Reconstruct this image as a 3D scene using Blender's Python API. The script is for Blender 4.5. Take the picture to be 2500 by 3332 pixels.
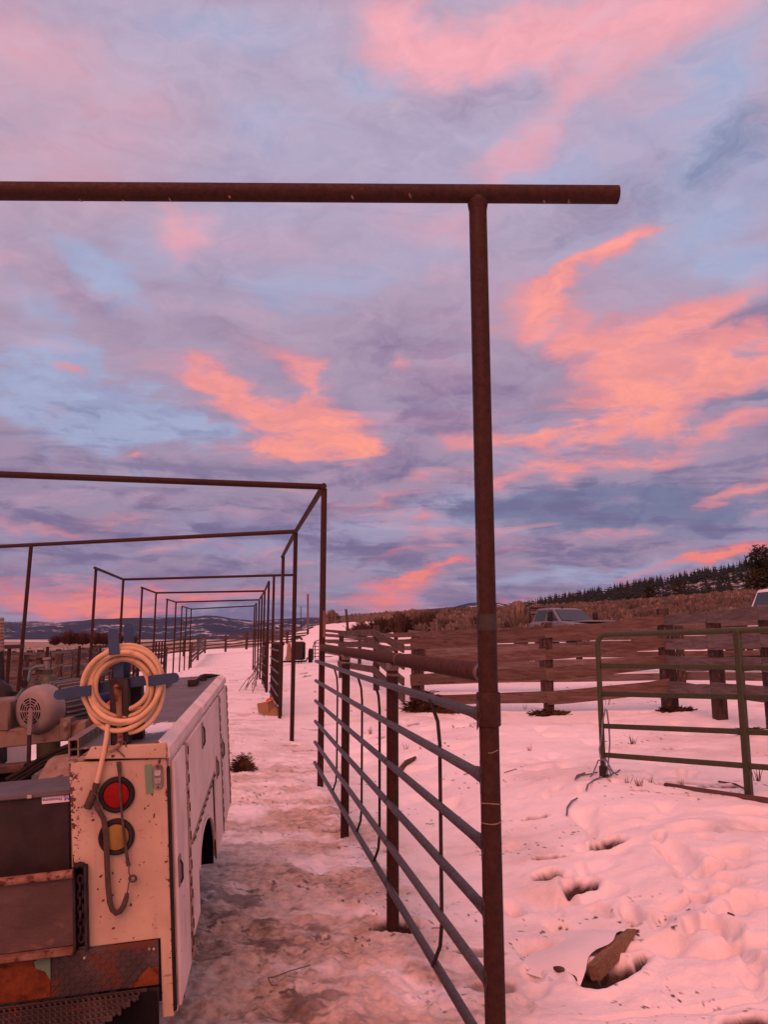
import bpy, math, random
import numpy as np
from mathutils import Matrix, Vector
R = math.radians
random.seed(7); rng = np.random.default_rng(7)
scene = bpy.context.scene
for o in list(bpy.data.objects): bpy.data.objects.remove(o)

# ------------------------------------------------------------------ camera
H = 1.62; PITCH = R(9.40); F = 2500.0
cam = bpy.data.objects.new('camera', bpy.data.cameras.new('camera'))
scene.collection.objects.link(cam)
cam.location = (0, 0, H); cam.rotation_euler = (R(90) + PITCH, 0, 0)
cam.data.sensor_fit = 'VERTICAL'; cam.data.sensor_height = 24; cam.data.lens = 24 * F / 3332
cam.data.clip_start = 0.05; cam.data.clip_end = 30000
scene.camera = cam
scene.render.engine = 'CYCLES'
vs = scene.view_settings
vs.view_transform = 'Standard'; vs.look = 'None'; vs.gamma = 1; vs.exposure = 0.14; vs.use_curve_mapping = False
scene.cycles.max_bounces = 5; scene.cycles.diffuse_bounces = 3; scene.cycles.glossy_bounces = 2
scene.cycles.transparent_max_bounces = 4; scene.cycles.volume_bounces = 0
scene.cycles.use_denoising = True

def lin(c):
    f = lambda v: v / 12.92 if v <= 0.04045 else ((v + 0.055) / 1.055) ** 2.4
    return tuple(f(v / 255) for v in c)

class NG:
    """small helper to wire shader nodes"""
    def __init__(s, tree): s.t = tree
    def n(s, kind, **kw):
        nd = s.t.nodes.new(kind)
        for k, v in kw.items(): setattr(nd, k, v)
        return nd
    def put(s, sock, v):
        if isinstance(v, bpy.types.NodeSocket): s.t.links.new(v, sock)
        elif isinstance(v, (tuple, list)) and sock.type == 'RGBA': sock.default_value = tuple(v)[:3] + (1,)
        else: sock.default_value = v
    def math(s, op, a, b=None, c=None, clamp=False):
        nd = s.n('ShaderNodeMath', operation=op, use_clamp=clamp)
        s.put(nd.inputs[0], a)
        if b is not None: s.put(nd.inputs[1], b)
        if c is not None: s.put(nd.inputs[2], c)
        return nd.outputs[0]
    def vmath(s, op, a, b=None):
        nd = s.n('ShaderNodeVectorMath', operation=op); s.put(nd.inputs[0], a)
        if b is not None: s.put(nd.inputs[1], b)
        return nd.outputs['Value' if op in ('LENGTH', 'DOT_PRODUCT') else 'Vector']
    def mix(s, fac, a, b, mode='MIX'):
        nd = s.n('ShaderNodeMix', data_type='RGBA', blend_type=mode, clamp_factor=True)
        s.put(nd.inputs[0], fac); s.put(nd.inputs[6], a); s.put(nd.inputs[7], b)
        return nd.outputs[2]
    def ramp(s, v, a, b, o0=0.0, o1=1.0, kind='SMOOTHSTEP'):
        nd = s.n('ShaderNodeMapRange', interpolation_type=kind)
        s.put(nd.inputs[0], v)
        for i, q in zip((1, 2, 3, 4), (a, b, o0, o1)): s.put(nd.inputs[i], q)
        return nd.outputs[0]
    def noise(s, vec, scale, detail=3, rough=0.55, dist=0.0, col=False):
        nd = s.n('ShaderNodeTexNoise'); s.put(nd.inputs['Vector'], vec)
        nd.inputs['Scale'].default_value = scale; nd.inputs['Detail'].default_value = detail
        nd.inputs['Roughness'].default_value = rough; nd.inputs['Distortion'].default_value = dist
        return nd.outputs['Color' if col else 'Fac']
    def scale(s, vec, sc, loc=(0, 0, 0), rot=(0, 0, 0)):
        nd = s.n('ShaderNodeMapping'); s.put(nd.inputs[0], vec)
        nd.inputs['Location'].default_value = loc; nd.inputs['Rotation'].default_value = rot; nd.inputs['Scale'].default_value = sc
        return nd.outputs[0]

# ------------------------------------------------------------------ sky (dusk clouds) and sun
SUN_EL, SUN_AZ = R(42), R(196)            # soft glow from behind on the left
world = bpy.data.worlds.new('World'); scene.world = world; world.use_nodes = True
wt = world.node_tree; wt.nodes.clear(); g = NG(wt)
def ray(px, py):
    x = (px - 1250) / F; z = -(py - 1666) / F
    return Vector((x, math.cos(PITCH) - z * math.sin(PITCH), math.sin(PITCH) + z * math.cos(PITCH)))
tc = g.n('ShaderNodeTexCoord'); D = tc.outputs['Generated']
sep = g.n('ShaderNodeSeparateXYZ'); g.put(sep.inputs[0], D)
dx, dy, dz = sep.outputs
az = g.math('ARCTAN2', dx, dy); el = g.math('ARCSINE', dz)
zz = g.math('ADD', g.math('MAXIMUM', dz, 0.0), 0.16)
cmb = g.n('ShaderNodeCombineXYZ'); g.put(cmb.inputs[0], g.math('DIVIDE', dx, zz)); g.put(cmb.inputs[1], g.math('DIVIDE', dy, zz))
plane = cmb.outputs[0]                      # a flat cloud deck seen in perspective
ae = g.n('ShaderNodeCombineXYZ'); g.put(ae.inputs[0], az); g.put(ae.inputs[1], el)
n_big = g.noise(g.scale(plane, (0.9, 1.2, 1), (3.1, 1.7, 0), (0, 0, R(-20))), 0.8, 4, 0.55, 0.6)
n_mid = g.noise(g.scale(plane, (1.0, 1.9, 1), (7.3, 2.2, 0), (0, 0, R(-18))), 1.9, 5, 0.6, 0.8)
n_fine = g.noise(g.scale(ae.outputs[0], (1.0, 2.6, 1), (0, 0, 0), (0, 0, R(-12))), 9.0, 6, 0.66, 0.8)
w1 = g.noise(g.scale(ae.outputs[0], (1.0, 1.8, 1), (2.2, 5.1, 0)), 5.0, 3, 0.55, 0.0, True)
w2 = g.noise(g.scale(ae.outputs[0], (1.0, 2.4, 1), (0.4, 1.1, 0)), 17.0, 3, 0.6, 0.0, True)
wv = g.vmath('ADD', g.vmath('MULTIPLY', g.vmath('SUBTRACT', w1, (0.5, 0.5, 0.5)), (0.20, 0.085, 0)),
             g.vmath('MULTIPLY', g.vmath('SUBTRACT', w2, (0.5, 0.5, 0.5)), (0.07, 0.03, 0)))
P = g.vmath('ADD', ae.outputs[0], wv)
edge = g.math('MULTIPLY', g.ramp(el, 0.22, 0.50, 1.0, 0.5), g.math('MULTIPLY', g.math('SUBTRACT', g.math('ADD', g.math('MULTIPLY', n_fine, 0.6), g.math('MULTIPLY', n_mid, 0.4)), 0.5), 3.0))
sp_ = g.n('ShaderNodeSeparateXYZ'); g.put(sp_.inputs[0], P); PX, PY = sp_.outputs[0], sp_.outputs[1]
CARRY = [0.0]
def blobs(lst, soft=1.25):
    """sum of soft-edged cloud patches; evaluated one after another to keep the shader stack small"""
    tot = None
    for (ux, uy, rx, ry, rot, w) in lst:
        d = ray(ux * 1.506, uy * 1.506).normalized()
        a, e = math.atan2(d.x, d.y), math.asin(d.z)
        k = 1.506 / F * 1.25
        cm = g.n('ShaderNodeCombineXYZ'); g.put(cm.inputs[0], PX); g.put(cm.inputs[1], PY); g.put(cm.inputs[2], CARRY[0] if tot is None else tot)
        mp = g.n('ShaderNodeMapping', vector_type='TEXTURE'); g.put(mp.inputs[0], cm.outputs[0])
        mp.inputs['Location'].default_value = (a, e, 0); mp.inputs['Rotation'].default_value = (0, 0, R(-rot))
        mp.inputs['Scale'].default_value = (rx * k / max(0.5, math.cos(e)), ry * k, 1e6)
        v = g.ramp(g.math('ADD', g.vmath('LENGTH', mp.outputs[0]), edge), 1.22, 1.22 - soft, 0, w)
        tot = v if tot is None else g.math('ADD', tot, v)
    CARRY[0] = tot
    return g.math('MINIMUM', tot, 1.25)
BLUE = [(250,620,120,60,25,.8),(60,650,110,35,15,.6),(130,770,170,45,10,.8),(220,900,230,80,5,1),(60,850,100,50,0,.6),(150,960,160,30,0,.7),
        (480,930,90,50,0,.5),(500,60,170,60,0,.55),(780,190,90,40,0,.6),(560,310,180,50,0,.35),(1200,380,150,45,-10,.6),(1560,480,170,80,-15,.8),
        (1570,170,130,90,-30,.75),(1610,590,90,50,-20,.7),(620,640,150,50,0,.3),(880,560,170,50,0,.35),(1250,560,120,60,-20,.4),(1050,1085,130,35,0,.5),(1320,1235,270,22,-3,.8),(330,560,130,40,20,.45),(700,620,170,50,0,.4),(1480,380,160,60,-15,.6),(140,560,120,30,20,.4),(620,250,160,50,0,.4),(330,930,110,50,0,.6),(470,1165,150,16,0,.4),(240,1040,130,20,0,.4)]
GREY = [(1600,700,110,40,-15,.9),(1610,860,100,16,-8,.9),(1290,1055,230,28,-4,.9),(1560,1100,150,34,-3,.9),(1330,440,280,80,-12,.5),(140,905,100,20,10,.7),
        (1230,1120,260,26,0,.8),(1480,1160,200,24,-3,.7),(1600,330,120,80,-20,.5),(1560,730,110,36,-12,.9),(1640,860,80,18,-5,.9),(1330,1090,260,34,-3,.8),(1560,1060,160,20,-5,.6),(640,1150,140,20,3,.4),(1420,1000,120,14,-5,.5),(1000,1110,120,24,0,.5),(760,1030,60,20,0,.3)]
PURP = [(880,750,200,90,10,.7),(1210,790,130,60,0,.6),(1000,890,140,60,0,.8),(850,1000,110,45,0,.8),(350,1150,420,34,3,.9),(300,1235,380,40,0,.8),
        (150,620,220,30,25,.45),(950,1180,260,40,0,.7),(980,220,150,45,-10,.5),(560,760,100,50,20,.4),(420,690,160,40,15,.35),(1180,200,170,50,-20,.3),(620,1130,110,40,0,.6),(1300,870,120,30,-10,.5),(500,590,160,40,0,.3)]
PINK = [(40,100,160,90,0,.55),(870,110,130,80,10,.75),(1060,95,190,65,0,.9),(1260,50,260,60,-8,.75),(1450,60,220,55,-15,.8),(820,30,110,40,0,.5),
        (100,390,280,60,0,.4),(1090,350,170,40,-25,.5),(390,525,60,70,25,.75),(960,515,100,45,0,.45),(690,430,130,40,0,.3),(1200,300,160,40,-25,.3),(260,250,200,120,0,.25),(60,740,120,25,8,.35)]
ORAN = [(1350,535,55,26,-35,.8),(1250,625,130,32,-35,.85),(1160,690,120,40,-10,.6),(1500,680,150,26,-20,.75),(1440,780,230,50,-12,.9),(1610,800,110,34,-8,.9),
        (1480,855,210,46,-12,1),(1600,920,120,24,-6,.9),(1310,930,160,36,-12,.9),(1100,935,140,24,-8,1),(1190,1000,140,20,-8,.9),(1340,985,120,18,-5,.8),
        (1625,1040,90,18,-20,.9),(600,785,100,28,28,.9),(500,845,130,38,18,.8),(640,900,80,56,30,.9),(690,960,95,34,-5,1),(640,1000,90,22,-5,.7),(560,960,60,20,0,.5),
        (915,785,26,20,20,.8),(300,1000,50,11,0,.8),(170,815,45,10,0,.6),(960,1030,90,18,-10,.55),(830,1080,140,12,-6,.6),(900,1120,80,14,5,.6),(100,1118,180,11,3,.6),(310,1110,90,12,0,.5)]
ORAN += [(1300,585,90,34,-35,.7),(1150,645,110,36,-10,.55),(1400,720,170,40,-18,.65),(1330,860,140,34,-10,.5),(1240,760,90,50,0,.35),(1560,760,80,30,-15,.7),(740,965,50,22,10,.8),(450,820,90,22,15,.6)]
ORAN += [(560,875,130,48,18,.6),(690,935,110,48,12,.7),(650,800,70,22,25,.5),(1230,690,110,60,-20,.4)]
ORAN = [(a_, b_, c_ * 1.12, d_ * 1.2, e_, f_) for a_, b_, c_, d_, e_, f_ in ORAN]
HORZ = [(110,1290,240,44,0,1),(290,1285,110,32,0,.7),(860,1288,150,36,-18,1),(940,1240,180,16,-12,.7),(1000,1225,140,12,-8,.5),(1270,1275,220,13,-6,.8),
        (1480,1215,170,12,-8,.9),(1610,1190,120,16,-10,.9),(500,1312,160,12,0,.8),(720,1250,80,18,0,.4),(880,1190,120,10,-5,.5)]
base = g.mix(g.ramp(el, 0.0, 0.75), lin((148, 132, 160)), lin((192, 168, 190)))
# everywhere: a broken cloud deck, pinker towards the set sun behind the camera
west = g.ramp(dy, 0.35, -0.6)
colr = g.mix(g.math('MULTIPLY', g.ramp(n_big, 0.48, 0.66), 0.42), base, lin((160, 172, 208)))
colr = g.mix(g.math('MULTIPLY', g.ramp(n_mid, 0.50, 0.70), 0.35), colr, lin((158, 132, 162)))
colr = g.mix(g.math('MULTIPLY', g.ramp(n_mid, 0.50, 0.32), 0.28), colr, lin((222, 160, 180)))
colr = g.mix(g.math('MULTIPLY', west, g.ramp(n_big, 0.62, 0.40, 0.35, 0.9)), colr, lin((255, 160, 150)))
nish = g.n('ShaderNodeTexSky', sky_type='NISHITA'); nish.sun_disc = False
nish.sun_elevation = SUN_EL; nish.sun_rotation = SUN_AZ
n_str = g.noise(g.scale(ae.outputs[0], (1.0, 6.5, 1), (1.3, 0.2, 0), (0, 0, R(-3))), 6.0, 5, 0.6, 0.6)
n_det = g.noise(g.scale(P, (1.0, 2.2, 1), (5.1, 3.3, 0), (0, 0, R(-14))), 15.0, 7, 0.64, 0.5)
low = g.ramp(el, 0.36, 0.12)
up = g.ramp(el, 0.25, 0.55)
feath = g.math('ADD', g.math('MULTIPLY', g.math('SUBTRACT', n_det, 0.5), 1.25), g.math('MULTIPLY', g.math('SUBTRACT', n_fine, 0.5), 0.9))
feath = g.math('MULTIPLY', feath, g.ramp(up, 0, 1, 1.0, 0.6))
def feather(m_, a, b):
    return g.ramp(g.math('ADD', m_, g.math('MULTIPLY', feath, g.ramp(m_, 0.02, 0.35, 0.0, 1.0))), a, b)
bl = feather(blobs(BLUE), 0.02, 0.95)
colr = g.mix(g.math('MULTIPLY', bl, 0.78), colr, lin((162, 178, 214)))
colr = g.mix(g.math('MULTIPLY', feather(blobs(PURP), 0.05, 1.2), 0.78), colr, lin((132, 110, 148)))
colr = g.mix(g.math('MULTIPLY', feather(blobs(GREY), 0.08, 1.15), 0.9), colr, lin((110, 118, 152)))
colr = g.mix(g.math('MULTIPLY', low, g.ramp(g.math('ADD', n_str, g.math('MULTIPLY', g.math('SUBTRACT', n_det, 0.5), 0.5)), 0.46, 0.66, 0, 0.8)), colr, lin((108, 98, 138)))
colr = g.mix(g.math('MULTIPLY', low, g.ramp(n_str, 0.43, 0.30, 0, 0.5)), colr, lin((236, 148, 156)))
pk = blobs(PINK)
colr = g.mix(g.math('MULTIPLY', feather(pk, 0.0, 1.25), 0.9), colr, lin((248, 170, 180)))
og = blobs(ORAN, 1.6)
colr = g.mix(g.math('MULTIPLY', feather(og, -0.02, 0.95), 0.9), colr, lin((236, 146, 152)))
colr = g.mix(g.math('MULTIPLY', feather(og, 0.28, 1.22), g.ramp(n_det, 0.40, 0.62, 0.95, 0.45)), colr, g.mix(g.ramp(el, 0.10, 0.42), lin((255, 152, 122)), lin((254, 160, 148))))
hg = blobs(HORZ, 1.5)
colr = g.mix(g.math('MULTIPLY', feather(hg, -0.02, 1.0), 0.95), colr, g.mix(feather(hg, 0.5, 1.1), lin((238, 122, 126)), lin((255, 136, 116))))
colr = g.mix(1.0, colr, g.mix(g.ramp(n_det, 0.30, 0.70, 0, 1, 'LINEAR'), (1.09, 1.08, 1.06), (0.90, 0.90, 0.92)), 'MULTIPLY')
bg1 = g.n('ShaderNodeBackground'); g.put(bg1.inputs[0], colr); bg1.inputs[1].default_value = 0.92
bg2 = g.n('ShaderNodeBackground'); g.put(bg2.inputs[0], g.mix(1.0, nish.outputs[0], (0.03, 0.03, 0.03), 'MULTIPLY')); bg2.inputs[1].default_value = 0.1
ad = g.n('ShaderNodeAddShader'); wt.links.new(bg1.outputs[0], ad.inputs[0]); wt.links.new(bg2.outputs[0], ad.inputs[1])
world.cycles.sampling_method = 'NONE'
wo = g.n('ShaderNodeOutputWorld'); wt.links.new(ad.outputs[0], wo.inputs[0])
sl = bpy.data.lights.new('sun', 'SUN'); sl.energy = 2.5; sl.angle = R(50); sl.color = (1.0, 0.29, 0.22)
so = bpy.data.objects.new('sun', sl); scene.collection.objects.link(so)
sd = Vector((math.sin(SUN_AZ) * math.cos(SUN_EL), math.cos(SUN_AZ) * math.cos(SUN_EL), math.sin(SUN_EL)))
so.rotation_euler = (-sd).to_track_quat('-Z', 'Y').to_euler(); so.location = sd * 40

# ------------------------------------------------------------------ builders
COL = scene.collection
TM = {}                                     # world matrix of every thing / part
class MB:
    """collects shapes (given in 'frame' coordinates) and links them as ONE mesh object"""
    def __init__(s, frame=None): s.v = []; s.f = []; s.m = []; s.frame = frame; s.cur = 0
    def add(s, vs_, fs): 
        b = len(s.v); s.v += [tuple(v) for v in vs_]; s.f += [tuple(i + b for i in f) for f in fs]; s.m += [s.cur] * len(fs); return s
    def box(s, c, d, rot=None, ch=0.0):
        x, y, z = (q / 2 for q in d)
        if ch > 0:
            ch = min(ch, x * .9, y * .9, z * .9); P_ = []
            for sx in (-1, 1):
                for sy in (-1, 1):
                    for sz in (-1, 1):
                        P_ += [(sx * (x - ch), sy * (y - ch), sz * z), (sx * (x - ch), sy * y, sz * (z - ch)), (sx * x, sy * (y - ch), sz * (z - ch))]
            I = lambda a, b_, c_, k: ((a * 2 + b_) * 2 + c_) * 3 + k
            fs = []
            for q in (0, 1):
                fs += [(I(0,0,q,0), I(1,0,q,0), I(1,1,q,0), I(0,1,q,0)), (I(0,q,0,1), I(1,q,0,1), I(1,q,1,1), I(0,q,1,1)), (I(q,0,0,2), I(q,1,0,2), I(q,1,1,2), I(q,0,1,2))]
            for a in (0, 1):
                for b_ in (0, 1):
                    fs += [(I(a,b_,0,1), I(a,b_,0,2), I(a,b_,1,2), I(a,b_,1,1)), (I(a,0,b_,0), I(a,0,b_,2), I(a,1,b_,2), I(a,1,b_,0)), (I(0,a,b_,0), I(0,a,b_,1), I(1,a,b_,1), I(1,a,b_,0))]
                    for c_ in (0, 1): fs.append((I(a,b_,c_,0), I(a,b_,c_,1), I(a,b_,c_,2)))
            vs_ = [Vector(p) for p in P_]
        else:
            vs_ = [Vector((sx * x, sy * y, sz * z)) for sx in (-1, 1) for sy in (-1, 1) for sz in (-1, 1)]
            fs = [(0,1,3,2),(4,6,7,5),(0,4,5,1),(2,3,7,6),(0,2,6,4),(1,5,7,3)]
        if rot is not None: vs_ = [rot @ v for v in vs_]
        c = Vector(c)
        cen = sum(vs_, Vector()) / len(vs_)
        out = []
        for f in fs:                        # outward winding
            n = (vs_[f[1]] - vs_[f[0]]).cross(vs_[f[2]] - vs_[f[0]]); m = sum((vs_[i] for i in f), Vector()) / len(f) - cen
            out.append(f if n.dot(m) >= 0 else f[::-1])
        return s.add([v + c for v in vs_], out)
    def beam(s, p0, p1, w, t, up=(0, 0, 1), ch=0.0, ext=0.0):
        """a board from p0 to p1: w along 'up', t across"""
        p0, p1 = Vector(p0), Vector(p1); d = p1 - p0; L = d.length + 2 * ext; d.normalize()
        up = Vector(up); sde = d.cross(up).normalized(); up = sde.cross(d)
        rot = Matrix((d, sde, up)).transposed()
        return s.box((p0 + p1) / 2, (L, t, w), rot, ch)
    def tube(s, pts, r, n=10, caps=True, flat=None):
        pts = [Vector(p) for p in pts]; k = len(pts)
        rs = list(r) if isinstance(r, (list, tuple)) else [r] * k
        t0 = (pts[1] - pts[0]).normalized()
        a = t0.orthogonal().normalized() if flat is None else (Vector(flat) - t0 * t0.dot(Vector(flat))).normalized()
        vs_ = []; fs = []
        for i in range(k):
            t = (pts[min(i + 1, k - 1)] - pts[max(i - 1, 0)]).normalized()
            a = (a - t * a.dot(t)).normalized(); b = t.cross(a)
            ra, rb = rs[i] if isinstance(rs[i], (list, tuple)) else (rs[i], rs[i])
            for j in range(n):
                th = 2 * math.pi * j / n
                vs_.append(pts[i] + a * (ra * math.cos(th)) + b * (rb * math.sin(th)))
        for i in range(k - 1):
            for j in range(n):
                j2 = (j + 1) % n
                fs.append((i * n + j, i * n + j2, (i + 1) * n + j2, (i + 1) * n + j))
        if caps: fs += [tuple(range(n - 1, -1, -1)), tuple(range((k - 1) * n, k * n))]
        return s.add(vs_, fs)
    def pipe(s, p0, p1, r, n=16, wall=0.006):
        """a pipe with an open end at p1"""
        p0, p1 = Vector(p0), Vector(p1); d = (p1 - p0).normalized()
        return s.tube([p0, p1, p1 - d * 1e-4, p1 - d * 0.12], [r, r, r - wall, r - wall], n)
    def lathe(s, prof, n=20, mat=None, caps=True):
        mat = mat or Matrix.Identity(4); vs_ = []; fs = []
        for (r, z) in prof:
            for j in range(n):
                th = 2 * math.pi * j / n
                vs_.append(mat @ Vector((r * math.cos(th), r * math.sin(th), z)))
        for i in range(len(prof) - 1):
            for j in range(n):
                j2 = (j + 1) % n
                fs.append((i * n + j, i * n + j2, (i + 1) * n + j2, (i + 1) * n + j))
        if caps: fs += [tuple(range(n - 1, -1, -1)), tuple(range((len(prof) - 1) * n, len(prof) * n))]
        return s.add(vs_, fs)
    def prism(s, poly, a0, a1, axes=(1, 2, 0)):
        """poly in plane (axes[0],axes[1]) extruded along axes[2] from a0 to a1"""
        n = len(poly); vs_ = []
        for a in (a0, a1):
            for (p, q) in poly:
                v = [0, 0, 0]; v[axes[0]] = p; v[axes[1]] = q; v[axes[2]] = a; vs_.append(v)
        area = sum(poly[i][0] * poly[(i + 1) % n][1] - poly[(i + 1) % n][0] * poly[i][1] for i in range(n))
        fl = (area > 0) == (a1 > a0)
        if axes in ((0, 2, 1), (2, 1, 0), (1, 0, 2)): fl = not fl
        fs = [tuple(range(n))[::-1], tuple(range(n, 2 * n))] + [(i, (i + 1) % n, n + (i + 1) % n, n + i) for i in range(n)]
        if not fl: fs = [f[::-1] for f in fs]
        return s.add(vs_, fs)
    def build(s, name, mat, parent=None, smooth=40, bevel=0.0, mods=None):
        me = bpy.data.meshes.new(name)
        V = np.array(s.v, dtype=np.float64) if s.v else np.zeros((0, 3))
        M = Matrix.Identity(4)
        if s.frame is not None: M = s.frame
        if parent is not None: M = TM[parent.name].inverted() @ M
        A = np.array(M); V = V @ A[:3, :3].T + A[:3, 3]
        me.from_pydata(V.tolist(), [], s.f)
        for m_ in (mat if isinstance(mat, (list, tuple)) else [mat]): me.materials.append(m_)
        if isinstance(mat, (list, tuple)) and len(mat) > 1: me.polygons.foreach_set('material_index', s.m)
        if smooth:
            me.polygons.foreach_set('use_smooth', [True] * len(s.f)); me.set_sharp_from_angle(angle=R(smooth))
        me.update()
        o = bpy.data.objects.new(name, me); COL.objects.link(o)
        if parent is not None: o.parent = parent; TM[o.name] = TM[parent.name]
        else: TM[o.name] = Matrix.Identity(4)
        if bevel > 0:
            b = o.modifiers.new('bevel', 'BEVEL'); b.width = bevel; b.segments = 2; b.limit_method = 'ANGLE'; b.angle_limit = R(35)
        return o
def tag(o, label=None, cat=None, group=None, kind=None):
    if label: o['label'] = label
    if cat: o['category'] = cat
    if group: o['group'] = group
    if kind: o['kind'] = kind
    return o
def thing(name, label, cat, loc=(0, 0, 0), rotz=0.0, group=None, M=None):
    o = bpy.data.objects.new(name, None); COL.objects.link(o); o.empty_display_size = 0.2
    W = M if M is not None else Matrix.Translation(loc) @ Matrix.Rotation(rotz, 4, 'Z')
    o.matrix_world = W; TM[o.name] = W.copy()
    return tag(o, label, cat, group)
def dup(root, M, label=None, group=None, mats=None):
    r = root.copy(); COL.objects.link(r); r.matrix_world = M; TM[r.name] = M.copy()
    if label: r['label'] = label
    if group: r['group'] = group
    def cp(src, par):
        for ch in list(src.children):
            c = ch.copy(); COL.objects.link(c); c.parent = par; TM[c.name] = TM[par.name]
            if mats and c.type == 'MESH' and c.material_slots and c.material_slots[0].material in mats:
                m_ = mats[c.material_slots[0].material]; c.material_slots[0].link = 'OBJECT'; c.material_slots[0].material = m_
            cp(ch, c)
    cp(root, r)
    return r

# ------------------------------------------------------------------ materials
def mat(name, base, rough=0.7, metal=0.0, spec=0.3):
    m = bpy.data.materials.new(name); m.use_nodes = True
    g = NG(m.node_tree); p = m.node_tree.nodes['Principled BSDF']
    p.inputs['Base Color'].default_value = tuple(base) + (1,); p.inputs['Roughness'].default_value = rough
    p.inputs['Metallic'].default_value = metal; p.inputs['Specular IOR Level'].default_value = spec
    return m, g, p
def mottled(name, c1, c2, sc=8, rough=0.75, metal=0.0, spec=0.3, bump=0.15, stretch=(1, 1, 1), c3=None, t3=(0.6, 0.68), sc3=25, bsc=60, dist=0.0):
    m, g, p = mat(name, c1, rough, metal, spec)
    co = g.n('ShaderNodeTexCoord').outputs['Object']
    oi = g.n('ShaderNodeObjectInfo').outputs['Random']
    off = g.n('ShaderNodeCombineXYZ'); g.put(off.inputs[0], g.math('MULTIPLY', oi, 37.0)); g.put(off.inputs[2], g.math('MULTIPLY', oi, 13.0))
    co = g.vmath('ADD', g.scale(co, stretch), off.outputs[0])
    c = g.mix(g.ramp(g.noise(co, sc, 6, 0.65, dist), 0.35, 0.66), c1, c2)
    if c3 is not None: c = g.mix(g.ramp(g.noise(co, sc3, 4, 0.6), t3[0], t3[1]), c, c3)
    c = g.mix(1.0, c, g.mix(g.ramp(oi, 0, 1, 0, 1, 'LINEAR'), (0.82, 0.82, 0.82), (1.12, 1.12, 1.12)), 'MULTIPLY')
    g.put(p.inputs['Base Color'], c)
    if bump:
        b = g.n('ShaderNodeBump'); b.inputs['Strength'].default_value = bump; b.inputs['Distance'].default_value = 0.01
        g.put(b.inputs['Height'], g.noise(co, bsc, 4, 0.6)); g.put(p.inputs['Normal'], b.outputs[0])
    g.put(p.inputs['Roughness'], g.ramp(g.noise(co, sc * 2.3, 3), 0.3, 0.7, rough - 0.12, min(1, rough + 0.15)))
    return m
RUST = mottled('rusty pipe steel', (0.025, 0.0098, 0.0066), (0.040, 0.0155, 0.0095), 34, 0.66, 0.0, 0.2, 0.10, (1, 1, 1), (0.062, 0.026, 0.015), (0.66, 0.80), 60, bsc=160)
RUSTLT = mottled('weld scale grey', (0.210, 0.175, 0.161), (0.105, 0.070, 0.059), 20, 0.75, 0, 0.3, 0.3)
SCORCH = mottled('pale weld scorch', (0.085, 0.065, 0.06), (0.05, 0.035, 0.03), 40, 0.8, 0, 0.2, 0.0)
CHALK = mottled('chalk mark', (0.252, 0.168, 0.114), (0.180, 0.114, 0.078), 30, 0.9, 0, 0.1, 0)
GALV = mottled('dull grey rail steel', (0.046, 0.038, 0.039), (0.070, 0.058, 0.057), 40, 0.5, 0.25, 0.5, 0.0, (1, 1, 1), (0.045, 0.026, 0.019), (0.64, 0.78), 55)
WOODR = mottled('brown fence board', (0.078, 0.050, 0.041), (0.135, 0.098, 0.084), 2.2, 0.9, 0, 0.12, 0.5, (1.0, 1.0, 9.0), (0.040, 0.025, 0.020), (0.56, 0.75), 4, 40, .6)
WOODG = mottled('grey weathered board', (0.100, 0.079, 0.074), (0.165, 0.138, 0.130), 2.2, 0.92, 0, 0.12, 0.5, (1.0, 1.0, 9.0), (0.055, 0.038, 0.034), (0.56, 0.75), 4, 40, .6)
RUSTT = mottled('brown rusty rail', (0.062, 0.028, 0.021), (0.085, 0.041, 0.030), 30, 0.85, 0, 0.10, 0.1, (1, 1, 1), (0.10, 0.055, 0.04), (0.62, 0.78), 50, bsc=160)
WOODP = mottled('dark treated post', (0.036, 0.024, 0.020), (0.080, 0.055, 0.046), 5.0, 0.92, 0, 0.12, 0.6, (5, 5, 0.8), (0.22, 0.175, 0.16), (0.63, 0.70), 7, 40)
WOODT = mottled('pale pole wood', (0.115, 0.065, 0.050), (0.150, 0.092, 0.075), 5.0, 0.9, 0, 0.12, 0.4, (6, 6, 0.7))
GREEN = mottled('green gate paint', (0.030, 0.038, 0.016), (0.044, 0.052, 0.024), 40, 0.55, 0, 0.35, 0.05, (1, 1, 1), (0.07, 0.028, 0.016), (0.58, 0.68), 22)
BLACKI = mottled('black iron', (0.014, 0.011, 0.011), (0.032, 0.024, 0.022), 10, 0.7, 0, 0.25, 0.2)
RUBBER = mottled('black rubber', (0.013, 0.012, 0.012), (0.024, 0.022, 0.021), 10, 0.85, 0, 0.2, 0.1)
BLUE_ = mottled('blue bracket paint', (0.016, 0.042, 0.095), (0.023, 0.052, 0.108), 10, 0.5, 0, 0.35, 0.05, (1, 1, 1), (0.05, 0.05, 0.055), (0.62, 0.74), 18)
BLUED = mottled('blue tank paint', (0.025, 0.045, 0.16), (0.04, 0.06, 0.19), 8, 0.4, 0, 0.5, 0.05)
HOSE = mottled('tan rubber hose', (0.46, 0.315, 0.175), (0.54, 0.385, 0.225), 6, 0.6, 0, 0.3, 0.05, (1, 1, 1), (0.26, 0.16, 0.09), (0.60, 0.75), 14)
GREYM = mottled('grey motor casting', (0.186, 0.167, 0.161), (0.236, 0.211, 0.202), 8, 0.6, 0, 0.3, 0.1, (1, 1, 1), (0.124, 0.087, 0.068), (0.6, 0.75), 10)
DARKIN = mottled('dark opening', (0.008, 0.007, 0.007), (0.012, 0.01, 0.01), 5, 0.9, 0, 0.1, 0)
CREAMB = mottled('worn cream beam', (0.231, 0.182, 0.143), (0.187, 0.138, 0.105), 7, 0.7, 0, 0.25, 0.1, (1, 1, 1), (0.094, 0.044, 0.028), (0.56, 0.68), 9)
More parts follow.
